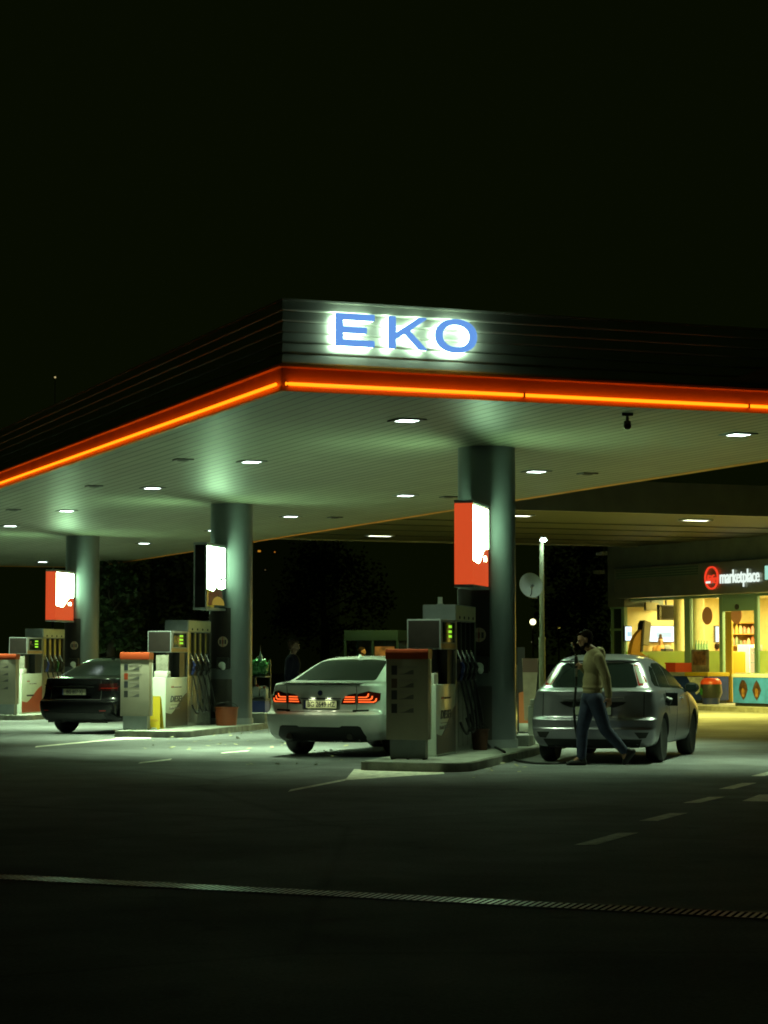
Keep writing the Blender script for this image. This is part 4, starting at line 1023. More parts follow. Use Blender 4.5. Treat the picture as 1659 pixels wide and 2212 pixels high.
# interior lamps
wcol = (1., .90, .28)
for i, px in enumerate((1412, 1500, 1545, 1600, 1655)):
    x = (1.2, 3.0, 4.6, 6.2, 8.2)[i]
    t = thing('ceiling_panel_light', 'bright ceiling panel inside the shop, %s from the left' % ordw[i].replace('nearest', 'first').replace('farthest', 'last'), 'ceiling light', W0 + SD * x - SN * 1.5 + Vector((0, 0, zf + .05)), SRZ, 'ceiling panels in the shop')
    b = MB(); b.bb(-.32, .32, -.32, .32, -.02, .0); b.build('panel', glow('shop_panel', (1., .86, .45), 7.), t, 0)
    b = MB(); b.bb(-.36, .36, -.36, -.32, -.025, 0); b.bb(-.36, .36, .32, .36, -.025, 0); b.bb(-.36, -.32, -.32, .32, -.025, 0); b.bb(.32, .36, -.32, .32, -.025, 0); b.build('frame', M_lgrey, t)
    area_light('lamp', (0, 0, -.05), .6, 260, wcol, t)
# things in the shop: through the front one looks at the left end wall, so the interior is laid out before it
IRZ = SRZ + math.pi / 2                                 # local -y faces along the front, towards the street
def in_shop(px, sv, z=FL):
    p = at_plane(px, 1400, W0 + SD * sv, SD); p.z = z; return p
PXM = 67.5 * .82
def iz(py): return 1.4 + (1426 - py) / 67.0
def shop_thing(name, lab, cat, px, sv, z=FL, group=None): return thing(name, lab, cat, in_shop(px, sv, z), IRZ, group)
def screen(lab, x0, x1, y0, y1, sv, col=(.72, .90, 1.), st=1.5):
    w = (x1 - x0) / PXM / 2; z0, z1 = iz(y1), iz(y0)
    t = shop_thing('menu_screen', lab, 'screen', (x0 + x1) / 2, sv, z0, 'lit screens in the shop')
    b = MB(); b.bb(-w, w, -.05, .05, -.03, z1 - z0 + .03, .01); b.build('frame', M_dark, t)
    b = MB(); b.bb(-w + .02, w - .02, -.07, -.051, 0, z1 - z0); b.build('screen', glow('screen_white', col, st), t, 0)
    b = MB(); b.bb(-.3 * w, .75 * w, -.075, -.071, (z1 - z0) * .3, (z1 - z0) * .62); b.build('picture', glow('screen_blue', (.45, .75, .88), .95), t, 0)
screen('wide bright white screen behind the shop assistant', 1395, 1456, 1353, 1386, .30)
screen('narrow bright white screen at the far left of the shop window', 1348, 1363, 1354, 1384, .30)
screen('small white screen beyond the middle window by the door', 1543, 1569, 1353, 1386, .8)
for i, (px, sv) in enumerate(((1471, 2.1), (1508, 3.2))):
    t = shop_thing('round_pillar', ('thick cream round pillar in the large shop window', 'cream round pillar behind the middle shop window')[i], 'pillar', px, sv, FL, 'round pillars in the shop')
    b = MB(); b.cone((0, 0, 0), (0, 0, zf + .06 - FL), (.22, .20)[i], (.22, .20)[i], 32); b.build('shaft', M_cream, t)
    b = MB(); b.cone((0, 0, 0), (0, 0, .12), .24, .24, 32); b.build('skirting', M_grey, t)
def monitor(lab, x0, x1, y0, y1, sv, m):
    w = (x1 - x0) / PXM / 2; z0, z1 = iz(y1), iz(y0)
    t = shop_thing('hanging_monitor', lab, 'monitor', (x0 + x1) / 2, sv, z0)
    b = MB(); b.bb(-w, w, -.06, .06, 0, z1 - z0, .02); b.build('case', m, t)
    b = MB(); b.bb(-w + .03, w - .03, -.066, -.061, .04, z1 - z0 - .04); b.build('screen', M_blackgloss if m is M_dark else m, t)
    b = MB(); b.cone((0, 0, z1 - z0), (0, 0, zf + .05 - z0), .03, .03, 8); b.build('mount', M_dark, t)
monitor('large black monitor hanging in the shop window', 1422, 1457, 1308, 1341, 1.3, M_dark)
monitor('low brown panel hanging left of the large monitor', 1394, 1421, 1302, 1320, .7, mat('panel_olive', (.16, .13, .04), .6))
t = shop_thing('shop_counter', 'long sales counter in front of the wide white screen', 'counter', 1408, 1.1)
b = MB(); b.bb(-1.0, 1.0, -.3, .3, 0, 1.36, .02); b.build('front', mat('counter_brown', (.35, .22, .06), .5), t)
b = MB(); b.bb(-1.05, 1.05, -.35, .35, 1.36, 1.41, .01); b.build('top', M_white, t)
t2 = shop_thing('till', 'dark till on the counter right of the assistant', 'till', 1441, 1.15, FL + 1.41)
b = MB(); b.box((0, 0, .10), (.3, .3, .2), bevel=.03); b.build('case', M_dark, t2)
b = MB(); b.box((0, -.02, .24), (.24, .03, .16), bevel=.01); b.build('display', M_grey, t2)
t = shop_thing('arched_stand', 'tall orange arched display stand left of the counter', 'display stand', 1378, 1.5)
pts = [(.30 + .62 * math.cos(a), 1.38 + .88 * math.sin(a)) for a in [math.pi * (.5 + .5 * i / 12) for i in range(13)]] + [(-.32, 0), (.32, 0), (.30, 1.30), (.05, 1.5), (.06, 1.9)]
b = MB(); b.prism(pts, (0, -.1, 0), (1, 0, 0), (0, 0, 1), (0, .2, 0)); b.build('arch', mat('stand_orange', (.62, .30, .03), .5), t)
b = MB(); b.prism([(.12, 1.75), (.34, 1.70), (.42, 2.42), (.16, 2.5)], (0, -.13, 0), (1, 0, 0), (0, 0, 1), (0, .26, 0)); b.build('panel', mat('stand_pale', (.55, .5, .38), .5), t)
b = MB(); b.prism([(.02, 1.5), (.10, 1.5), (.18, 2.5), (.10, 2.4)], (0, -.14, 0), (1, 0, 0), (0, 0, 1), (0, .28, 0)); b.build('dark_edge', M_dark, t)
t = shop_thing('door_partition', 'orange panel standing inside the open shop door', 'partition', 1588, 5.0)
b = MB(); b.bb(-.46, .36, -.05, .05, 0, 1.50, .05); b.build('panel', mat('panel_orange', (.72, .20, .008), .5), t)
b = MB(); b.bb(-.36, .36, -.07, .07, 0, .06); b.build('base_rail', M_grey, t)
t = shop_thing('snack_shelf', 'wooden snack shelf behind the open shop door', 'shelf', 1597, 2.6)
b = MB(); b.bb(-.6, .6, .2, .25, 0, 2.45); b.bb(-.6, .6, -.25, .2, 2.40, 2.45); b.bb(-.6, -.55, -.25, .2, 0, 2.40); b.bb(.55, .6, -.25, .2, 0, 2.40); b.build('case', mat('shelf_wood', (.40, .22, .05), .6), t)
for z in (.7, 1.2, 1.68, 2.05):
    b = MB(); b.bb(-.55, .55, -.25, .2, z, z + .03); s_ = b.build('board', mat('shelf_wood', (.40, .22, .05), .6), t)
    for k in range(7):
        x = -.47 + k * .155; h = random.uniform(.15, .30); cl = random.choice(((.6, .5, .3), (.5, .12, .05), (.65, .6, .5), (.5, .35, .08), (.2, .25, .15), (.6, .25, .2)))
        b = MB(); b.lathe([(.06, 0), (.065, h * .6), (.04, h * .8), (.03, h), (0, h)], (x, -.08, z + .031), 10)
        b.build('packet', mat('packet_%d' % (int(cl[0] * 100) + int(cl[1] * 10)), cl, .5), s_)
t = shop_thing('drinks_fridge', 'lit drinks fridge at the right edge of the shop door', 'fridge', 1620, 4.0)
b = MB(); b.bb(-.26, .26, -.3, .3, 0, 1.72, .02); b.build('cabinet', M_white, t)
b = MB(); b.bb(-.22, .22, -.312, -.301, .15, 1.62); b.build('lit_door', glow('fridge_light', (1., .78, .30), .8), t, 0)
for z in (.45, .8, 1.15, 1.45):
    b = MB(); b.bb(-.22, .22, -.33, -.312, z, z + .03); b.build('rack', M_grey, t)
t = shop_thing('bottle_rack', 'rack of green bottles and packets behind the middle shop window', 'rack', 1516, 3.9, 1.62)
b = MB(); b.bb(-.26, .26, -.15, .15, -1.3, .0, .01); b.build('stand', mat('rack_pale', (.5, .45, .3), .5), t)
for k in range(5):
    b = MB(); b.lathe([(.045, 0), (.045, .22), (.02, .3), (.02, .36), (0, .36)], (-.2 + k * .1, 0, .025), 10); b.build('bottle', mat('bottle_green', (.25, .40, .25), .2), t)
b = MB(); b.bb(-.28, .28, -.17, .17, .0, .025); b.build('tray', M_dark, t)
t = thing('window_poster', 'faded poster of products stuck low on the middle shop window', 'poster', W0, SRZ)
x0 = shop_uv(1495, 1460)[0]; x1 = shop_uv(1532, 1460)[0]
b = MB(); b.bb(x0, x1, .006, .016 - .03, .62, 1.72); b.build('sheet', mat('poster', (.20, .17, .14), .6, noise=.9, nscale=3), t)
b = MB(); b.bb(x0 + .1, x1 - .15, -.02, -.0145, 1.25, 1.66); b.build('picture', mat('poster_brown', (.18, .09, .05), .6, noise=.7, nscale=6), t)
for px, lab in ((1530, 'pink round sticker on the middle shop window glass'), (1593, 'pink round sticker above the open shop door')):
    t = thing('round_sticker', lab, 'sticker', W0 + SD * vx(px), SRZ, 'round stickers on the shop glass')
    b = MB(); b.lathe([(0, 0), (.27, 0), (.27, .01), (0, .01)], (0, -.03, iz(1336)), 24, 'Y', Matrix.Identity(4)); b.build('disc', mat('sticker_pink', (.92, .40, .24), .5), t)
    text('lettering', 'lobby', .22, mat('sticker_text', (.72, .60, .25), .5), (.75, -.03, iz(1336)), (1, 0, 0), (0, 0, 1), t, depth=.006) if False else None
b = MB()

# walkway with its kerb before the shop
k0, k1 = at_z(1180, 1521), at_z(1850, 1547)
kd = (k1 - k0).normalized(); kn = Vector((-kd.y, kd.x, 0))
if kn.y < 0: kn = -kn
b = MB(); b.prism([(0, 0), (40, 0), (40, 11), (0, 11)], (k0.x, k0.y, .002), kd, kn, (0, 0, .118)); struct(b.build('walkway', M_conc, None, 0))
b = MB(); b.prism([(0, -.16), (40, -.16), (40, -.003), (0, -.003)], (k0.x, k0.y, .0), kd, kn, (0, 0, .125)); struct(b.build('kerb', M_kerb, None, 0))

# ice cream chests, crate, bin
def on_walk(px, py): return at_z(px, py, .12)
PA, PB = on_walk(1583, 1525), on_walk(1690, 1530)
d = (PB - PA); rz = SRZ
t = thing('chest_freezer', 'turquoise ice cream chest freezer with dessert pictures, right of the door', 'freezer', PA, rz, 'chest freezers before the shop')
Lf = 2.6
b = MB(); b.bb(0, Lf, 0, -SY * -1 * .0 + SY * -.75, .09, .80, .02); b.build('cabinet', mat('freezer_turquoise', (.045, .22, .75), .3, noise=.25, nscale=2.5), t)
b = MB(); b.bb(-.02, Lf + .02, SY * .02, SY * -.77, .80, .90, .03); b.build('rim', M_white, t)
b = MB(); b.bb(.05, Lf - .05, SY * -.05, SY * -.7, .90, .93, .01); b.build('glass_lid', mat('lid_glass', (.30, .38, .34), .1), t)
b = MB(); b.bb(.05, Lf - .05, SY * -.05, SY * -.7, 0, .09); b.build('base', M_dark, t)
for i, (x, shp) in enumerate(((.50, 0), (1.12, 1), (1.85, 0))):
    pts = [(.20, 0), (.17, .14), (.06, .27), (-.06, .28), (-.17, .15), (-.21, 0), (-.13, -.14), (.0, -.27), (.10, -.19)] if shp == 0 else [(.2, 0), (.10, .18), (0, .28), (-.10, .18), (-.2, 0), (-.10, -.18), (0, -.28), (.10, -.18)]
    b = MB(); b.prism([(x + p[0], .45 + p[1]) for p in pts], (0, SY * .003, 0), (1, 0, 0), (0, 0, 1), (0, SY * .004, 0)); o = b.build('dessert_picture', mat('choc', (.05, .022, .008), .5, noise=.8, nscale=9), t, 0)
    b = MB(); b.prism([(x - .05, .26), (x + .05, .26), (x + .07, .44), (x + .03, .50), (x - .04, .50), (x - .07, .43)], (0, SY * .008, 0), (1, 0, 0), (0, 0, 1), (0, SY * .004, 0)); b.build('cone_picture', mat('waffle', (.22, .11, .03), .5, noise=.4, nscale=12), o, 0)
PA = at_plane(1432, 1500, W0 + SN * .95, SN); PA.z = .12
t = thing('chest_freezer', 'blue chest freezer with pale picture, left of the waste bin', 'freezer', PA, rz, 'chest freezers before the shop')
Lf = shop_uv(1546, 1480, 0)[0] - shop_uv(1440, 1480, 0)[0] - .25
b = MB(); b.bb(0, Lf, 0, SY * -.75, .09, .80, .02); b.build('cabinet', mat('freezer_blue', (.012, .03, .16), .3, noise=.3, nscale=2), t)
b = MB(); b.bb(-.02, Lf * .5, SY * .02, SY * -.77, .80, .92, .02); b.build('rim', M_lgrey, t)
b = MB(); b.bb(Lf * .5, Lf + .02, SY * .02, SY * -.77, .80, .92, .02); b.build('yellow_rim', M_yellow, t)
b = MB(); b.bb(.05, Lf - .05, SY * -.05, SY * -.7, 0, .09); b.build('base', M_dark, t)
b = MB(); b.prism([(Lf * .55, .78), (Lf * .92, .78), (Lf * .82, .35), (Lf * .75, .25), (Lf * .66, .5)], (0, SY * .003, 0), (1, 0, 0), (0, 0, 1), (0, SY * .004, 0)); b.build('cone_picture', mat('pale_picture', (.45, .45, .40), .5, noise=.4, nscale=5), t, 0)
t2 = thing('crate', 'red open crate standing on the blue chest freezer', 'crate', PA + SD * .30 - SN * .38 + Vector((0, 0, .92)), rz)
b = MB()
b.bb(-.26, .26, -.3, .3, 0, .03); b.bb(-.26, .26, -.3, -.27, .03, .28); b.bb(-.26, .26, .27, .3, .03, .28); b.bb(-.26, -.23, -.27, .27, .03, .28); b.bb(.23, .26, -.27, .27, .03, .28); b.build('tray', mat('crate_red', (.50, .05, .02), .5), t2)
b = MB(); b.bb(-.28, .28, -.315, -.3, .24, .285); b.build('rim', mat('crate_red', (.5, .05, .02), .5), t2)
t = thing('waste_bin', 'round waste bin with red lid and blue base by the shop door', 'bin', on_walk(1536, 1521), rz)
b = MB(); b.lathe([(.25, .0), (.25, .18), (.0, .18)], seg=28); b.build('blue_base', M_blue, t)
b = MB(); b.lathe([(.27, .182), (.33, .34), (.30, .58), (0, .58)], seg=28); b.build('black_bag', mat('bag_black', (.02, .022, .02), .35, bump=.8, bscale=9), t)
b = MB(); b.lathe([(.31, .58), (.31, .63), (.26, .72), (.19, .76), (0, .76)], seg=28); b.build('red_lid', mat('lid_red', (.55, .06, .02), .35), t)
b = MB(); b.prism([(-.05, .28), (.04, .27), (.06, .40), (.0, .48), (-.06, .42)], (-.02, SY * .315, 0), (1, 0, 0), (0, 0, 1), (0, SY * .03, 0)); b.build('sticker', M_green, t)

# ================================================================== REAR CANOPY towards the shop
ZR = 5.0
q0 = at_z(1106, 1100, ZR)                                # near edge
q1 = at_z(640, 1164, ZR)                                 # far edge
rw = (q1 - q0).dot(AD)
t = thing('walkway_canopy', 'plank ceilinged canopy joining the pumps to the shop', 'canopy', (q0.x, q0.y, 0), ROT_AB)
M_plank = mat('canopy_planks', (.046, .052, .020), .55, noise=.12, nscale=1.5)
X0, X1 = -11.5, 24.
b = MB(); y = 0.; i = 0
bounds = [0, rw * .31, rw * .47, rw * .64, rw * .82, rw]
for a, c in zip(bounds, bounds[1:]): b.bb(X0, X1, a + .2, c - .2, ZR, ZR + .012)
b.build('ceiling_planks', M_plank, t, 0)
b = MB(); b.bb(X0, X1, -.02, rw + .02, ZR + .02, ZR + .5); b.build('roof', M_black, t, 0)
b = MB(); b.bb(X0 - .01, X1, -.14, -.021, ZR - .02, ZR + .75); b.bb(X0 - .01, X1, rw + .021, rw + .1, ZR - .03, ZR + .7); b.build('edge_board', M_fascia_d, t)
for px, py, lab, pw in ((820, 1156, 'small white ceiling light under the walkway canopy, left of the nearest column', 160), (1117, 1112, 'small white ceiling light under the walkway canopy, just right of the nearest column', 420), (1503, 1122, 'small white ceiling light under the walkway canopy, above the shop sign', 1700)):
    o = thing('ceiling_light', lab, 'ceiling light', at_z(px, py, ZR), ROT_AB, 'lights under the walkway canopy')
    b = MB(); b.bb(-.34, .34, -.16, .16, -.03, -.005, .008); b.build('lamp_glass', glow('lamp_glass_warm', (.95, 1., .72), 6.), o)
    b = MB(); b.bb(-.40, .40, -.20, -.16, -.035, .01); b.bb(-.40, .40, .16, .20, -.035, .01); b.bb(-.40, -.34, -.16, .16, -.035, .01); b.bb(.34, .40, -.16, .16, -.035, .01); b.build('frame', M_grey, o)
    area_light('lamp', (0, 0, -.06), .6, pw, (1., .90, .15), o, 165)

# ================================================================== poles, dish, far lamps
P = at_d(1171, 1440, 50.); P.z = 0
t = thing('street_lamp', 'slim pale lamp post with lit head, left of the shop', 'street lamp', P)
top = at_d(1171, 1172, 50.).z
b = MB(); b.cone((0, 0, 0), (0, 0, 1.9), .075, .070, 16); b.cone((0, 0, 1.9), (0, 0, top), .055, .050, 16); b.cone((0, 0, 1.86), (0, 0, 1.92), .08, .08, 16); b.build('post', mat('post_paint', (.42, .46, .34), .45, noise=.08), t)
b = MB(); b.sph((.04, -.03, top + .05), .062, (1.3, 1, .7), 14); b.build('lamp_head', glow('street_lamp_light', (.75, 1., .85), 14.), t)
area_light('lamp', (.04, -.28, top + .02), .12, 6, (.7, 1., .72), t, 175)
b = MB(); b.lathe([(.05, 0), (.09, .02), (.02, .06), (0, .06)], (.04, -.03, top + .09), 16); b.build('lamp_cap', M_grey, t)
P2 = at_d(1144, 1266, 49.7)
t = thing('satellite_dish', 'pale round satellite dish fixed to the lamp post', 'satellite dish', P2, R(22))
Md = Matrix.Rotation(R(78), 4, 'X')
b = MB(); b.lathe([(0, 0), (.1, .008), (.2, .035), (.285, .075), (.285, .082), (.2, .045), (.1, .018), (0, .01)], (0, 0, 0), 36, 'Z', Md); b.build('reflector', mat('dish_grey', (.55, .58, .55), .6, noise=.1), t)
b = MB(); b.tube([(-.02, -.02, -.27), (-.06, -.22, -.18), (-.1, -.33, -.02)], .012, 6); b.build('feed_arm', M_dark, t)
b = MB(); b.cone((-.1, -.30, -.03), (-.1, -.38, .0), .035, .03, 12); b.build('feed_head', M_lgrey, t)
b = MB(); b.tube([(0, .02, -.05), (.1, .1, -.25), (.26, .16, -.26)], .018, 8); b.build('mount_arm', M_grey, t)
def globe(px, py, d, r, lab, col, s):
    p = at_d(px, py, d)
    t = thing('globe_lamp', lab, 'street lamp', (p.x, p.y, 0))
    b = MB(); b.cone((0, 0, 0), (0, 0, p.z - r * .8), .05, .04, 12); b.build('post', M_dkwall, t)
    b = MB(); b.sph((0, 0, p.z), r, seg=20); b.build('globe', glow(lab[:12], col, s), t)
globe(1151, 1343.5, 85, .12, 'round glowing globe lamp low beyond the forecourt', (1., .95, .5), 2.6)
globe(1207, 1354, 130, .10, 'tiny yellow lamp glowing far behind the walking man', (.8, .7, .1), .8)
globe(1150, 1407 - 40 + 20, 160, .08, 'faint distant lamp below the round globe lamp', (.4, .4, .2), .3)

# glass booth beyond the white car
P = at_d(815, 1426, 66.); P.z = 0
t = thing('glass_booth', 'small glazed booth with pale roof band behind the white car', 'booth', P, R(-20))
M_bth = mat('booth_frame', (.013, .032, .036), .6, spec=.1)
b = MB(); b.bb(-.85, .85, -.55, .55, 1.98, 2.28, .02); b.build('roof_band', M_bth, t)
b = MB()
for x in (-.82, .05, .82):
    for y in (-.52, .52): b.bb(x - .03, x + .03, y - .03, y + .03, 0, 1.98)
b.build('frame', M_bth, t)
b = MB(); b.bb(-.78, .78, -.50, .50, 0, .10); b.build('floor', M_dkwall, t)
b = MB(); b.bb(.12, .72, -.54, -.5, .9, 1.8); b.build('poster', mat('poster_red', (.22, .10, .06), .5, noise=.7, nscale=5), t)
b = MB(); b.bb(-.79, .79, .50, .515, .1, 1.97); b.build('back_pane', mat('booth_pane', (.015, .02, .018), .15), t)

# ================================================================== PEOPLE
M_skin = mat('skin', (.42, .22, .13), .55, noise=.08)
M_hair = mat('hair_dark', (.020, .012, .007), .9, spec=.08)
def remeshed(mb, voxel, smooth_it=4):
    me = bpy.data.meshes.new('r'); mb.bm.to_mesh(me); mb.bm.free()
    o = bpy.data.objects.new('r', me); COL.objects.link(o)
    m = o.modifiers.new('r', 'REMESH'); m.mode = 'VOXEL'; m.voxel_size = voxel; m.adaptivity = 0
    s = o.modifiers.new('s', 'SMOOTH'); s.iterations = smooth_it; s.factor = .5
    me2 = evaluated(o); bpy.data.objects.remove(o); return me2
def limb(mb, pts, rs):
    for i in range(len(pts) - 1):
        mb.cone(pts[i], pts[i + 1], rs[i], rs[i + 1], 16)
    for p, r in zip(pts, rs): mb.sph(p, r, seg=14)
def head_mb(mb, c, fdir, nod=0., s=1.):
    """skull, jaw, nose, ears; fdir = direction of the face in the ground plane"""
    f = Vector(fdir).normalized(); l = Vector((0, 0, 1)).cross(f)
    M = Matrix(((f.x, l.x, 0, c[0]), (f.y, l.y, 0, c[1]), (0, 0, 1, c[2]), (0, 0, 0, 1))) @ Matrix.Rotation(nod, 4, 'Y')
    def S(x, y, z, r, sc_): mb.sph((M @ Vector((x, y, z)))[:], r * s, sc_, 16, M.to_3x3().to_4x4())
    S(-.01, 0, .035, .095, (1.05, .80, .92)); S(.022, 0, -.035, .07, (1.0, .84, 1.1)); S(.052, 0, -.075, .035, (1, 1.15, .8))
    S(.103, 0, -.012, .016, (1.2, .75, 1.2)); S(.088, 0, .012, .014, (1, .8, 1.8)); S(.085, 0, -.050, .015, (.8, 1.6, .7))
    S(.078, .03, .012, .017, (.6, 1, .6)); S(.078, -.03, .012, .017, (.6, 1, .6)); S(.085, 0, .03, .02, (.6, 2.2, .5))
    for sg in (1, -1): S(-.005, sg * .082, -.008, .03, (.8, .25, 1.1))
    return M
def hair_mb(mb, M, s=1., bun=False, full=1.):
    def S(x, y, z, r, sc_): mb.sph((M @ Vector((x, y, z)))[:], r * s, sc_, 18, M.to_3x3().to_4x4())
    S(-.026, 0, .054, .099, (.98, .81, .88)); S(-.052, 0, .005, .078, (.72, .94, .95)); S(.032, 0, .098, .045, (1.1, 1.25, .55))
    if bun: S(-.05, 0, .16, .05, (1, 1, 1.1))
def hand_mb(mb, wrist, d, palm_n, curl, size=1.):
    """palm, four unequal bent fingers and a thumb.  d: direction of the hand, palm_n: towards the palm side"""
    d = Vector(d).normalized(); pn = Vector(palm_n); pn = (pn - d * pn.dot(d)).normalized(); sd = d.cross(pn)
    w = Vector(wrist)
    for k in range(3):
        c = w + d * (.025 + .028 * k) * size
        for j in (-1, 0, 1): mb.sph((c + sd * j * .023 * size)[:], .0165 * size, seg=10)
    mb.cone(w[:], (w + d * .03)[:], .024, .024, 12)
    for j, L in enumerate((.068, .078, .072, .056)):
        p = w + d * .088 * size + sd * (-.034 + .0225 * j) * size; a = 0; ps = [p]
        for q in (.45, .32, .26):
            a += curl * (1 + .12 * j)
            p = p + (d * math.cos(a) + pn * math.sin(a)) * L * q * size; ps.append(p)
        limb(mb, [p_[:] for p_ in ps], [.0095, .009, .0082, .0072])
    p = w + d * .03 * size - sd * .030 * size; ps = [p, p + (d * .5 - sd * .7 + pn * .4).normalized() * .038 * size, p + (d * .9 - sd * .55 + pn * .8).normalized() * .07 * size]
    limb(mb, [p_[:] for p_ in ps], [.012, .0105, .0085])
def figure(name_lab, loc, rz, J, fdir, hoodie, trousers, nod=0., voxel=.011, hands=None, beard=True, bun=False, hood=False, sk=M_skin, full=True):
    """J: joints in the person's own space"""
    t = thing('person', name_lab, 'person', loc, rz)
    b = MB()
    N, P_ = Vector(J['neck']), Vector(J['pelvis']); Cst = N.lerp(P_, .32); W_ = N.lerp(P_, .68)
    lat = Vector(J['shL']) - Vector(J['shR']); lat.z = 0; lat.normalize()
    rot = Matrix((( lat.y, lat.x, 0, 0), (-lat.x, lat.y, 0, 0), (0, 0, 1, 0), (0, 0, 0, 1)))   # local y along the shoulders
    hM = head_mb(b, J['head'], fdir, nod)
    limb(b, [N[:], (Vector(J['head']) - Vector((0, 0, .07)))[:]], [.062, .054])
    def torso(mb, g):
        mb.sph((Cst + Vector((0, 0, .02)))[:], .15 + g, (.80, 1.10, 1.15), 18, rot); mb.sph(W_[:], .14 + g, (.80, 1.02, 1.25), 18, rot); mb.sph(N.lerp(Cst, .3)[:], .10 + g, (.8, 1.5, .8), 16, rot)
    def arm(mb, s, g, upto=1.):
        limb(mb, [J['sh' + s], J['el' + s], Vector(J['el' + s]).lerp(Vector(J['wr' + s]), upto)[:]], [.058 + g, .045 + g, .031 + g + (1 - upto) * .008])
    def leg(mb, s, g, upto=1.):
        limb(mb, [J['hp' + s], J['kn' + s], Vector(J['kn' + s]).lerp(Vector(J['an' + s]), upto)[:]], [.096 + g, .066 + g, .046 + g])
    torso(b, 0); b.sph(P_[:], .135, (.85, 1.15, .9), 16, rot)
    for s in 'LR':
        arm(b, s, 0); leg(b, s, 0)
        h = (hands or {}).get(s)
        el, wr = Vector(J['el' + s]), Vector(J['wr' + s])
        if h: hand_mb(b, wr, *h)
        else: hand_mb(b, wr, (wr - el), Vector((0, 0, 0)) - lat * (1 if s == 'L' else -1) + Vector(fdir) * .2, .35)
        an = Vector(J['an' + s]); to = Vector(J['to' + s])
        limb(b, [an[:], an.lerp(to, .45)[:], an.lerp(to, .72)[:]], [.04, .032, .022])
    me = remeshed(b, voxel * .72, 3); body = link('body', me, sk, t, 180)
    b = MB(); torso(b, .028); b.sph(P_.lerp(W_, .62)[:], .165, (.84, 1.08, .30), 18, rot); b.sph(P_.lerp(W_, .35)[:], .15, (.86, 1.12, .62), 18, rot)
    for s in 'LR': arm(b, s, .016, .93)
    for s in 'LR':
        el, wr = Vector(J['el' + s]), Vector(J['wr' + s]); sh = Vector(J['sh' + s])
        for k in (.25, .55, .8): b.sph(el.lerp(wr, k)[:], .052 - .012 * k, (1, 1, .8), 12)
        b.sph(sh.lerp(el, .8)[:], .064, (1, 1, .7), 12)
    if hood:
        f = Vector(fdir)
        b.sph((N - f * .062 + Vector((0, 0, .012)))[:], .078, (.95, 1.35, .62), 16, rot); b.sph((N - f * .105 + Vector((0, 0, -.055)))[:], .068, (.62, 1.45, 1.25), 14, rot); b.sph((N + f * .02 + Vector((0, 0, -.02)))[:], .085, (1, 1.15, .7), 14, rot)
    me = remeshed(b, voxel, 4); link('hooded_top' if hood else 'jacket', me, hoodie, t, 180)
    if full:
        b = MB(); b.sph(P_[:], .148, (.88, 1.12, .85), 16, rot)
        for s in 'LR':
            leg(b, s, .017, .97); kn = Vector(J['kn' + s]); an = Vector(J['an' + s])
            for k in (.12, .7, .9): b.sph(kn.lerp(an, k)[:], .074 - .018 * k, (1, 1, .6), 12)
        me = remeshed(b, voxel, 3); link('trousers', me, trousers, t, 180)
        for s in 'LR':
            an = Vector(J['an' + s]); to = Vector(J['to' + s]); hl = Vector(J['he' + s])
            b = MB(); limb(b, [hl[:], hl.lerp(to, .55)[:], to[:]], [.043, .046, .036]); b.sph(an.lerp(hl, .4)[:], .052, seg=12)
            me = remeshed(b, .012, 2); link('shoe', me, M_black, t, 180)
    b = MB(); hair_mb(b, hM, 1., bun)
    me = remeshed(b, .009, 2); link('hair', me, M_hair, t, 180)
    if beard:
        b = MB()
        for (x, y, z, r, s_) in ((.045, 0, -.078, .045, (1, 1.2, .85)), (.01, .045, -.055, .034, (1.1, .6, 1)), (.01, -.045, -.055, .034, (1.1, .6, 1)), (.078, 0, -.045, .018, (.6, 1.8, .5))):
            b.sph((hM @ Vector((x, y, z)))[:], r, s_, 12, hM.to_3x3().to_4x4())
        me = remeshed(b, .008, 2); link('beard', me, M_hair, t, 180)
    b = MB()
    for sg in (1, -1): b.sph((hM @ Vector((.088, sg * .03, .010)))[:], .008, seg=8)
    link_o = b.build('eyes', M_dark, body)
    return t
# walking man, own space: x along the picture (he faces -x), y away from the viewer
k_ = .002257
def J2(zx, zy, y=0.): return ((zx - 600) * k_, y, (1270 - zy) * k_)
JM = dict(head=J2(578, 532), neck=J2(632, 598), pelvis=J2(618, 862),
          shL=J2(652, 640, -.20), shR=J2(625, 640, .20), elL=J2(690, 752, -.25), elR=J2(628, 745, .27), wrL=J2(706, 862, -.24), wrR=J2(566, 690, .16),
          hpL=J2(632, 880, -.09), hpR=J2(605, 880, .09), knL=J2(690, 1055, -.10), anL=J2(800, 1180, -.09), toL=J2(800, 1246, -.09), heL=J2(850, 1185, -.09),
          knR=J2(562, 1055, .10), anR=J2(556, 1222, .09), toR=J2(492, 1256, .09), heR=J2(572, 1252, .09))
M_hood = mat('hoodie_olive', (.34, .27, .14), .85, noise=.12, nscale=14, bump=.25, bscale=22)
M_jean = mat('jeans_blue', (.028, .036, .078), .8, noise=.25, nscale=10)
MP = at_d(1053 + 600 * .3652, 1426, 29.62); MP.z = 0
man = figure('bearded man in an olive hoodie and jeans walking with a fuel nozzle', MP, 0, JM, (-1, -.05, 0), M_hood, M_jean, R(14), .0105,
             hands={'L': ((.05, .0, -1), (-.6, .9, 0), .35), 'R': ((-.85, -.25, .35), (.1, -.9, .3), .75)}, hood=True)
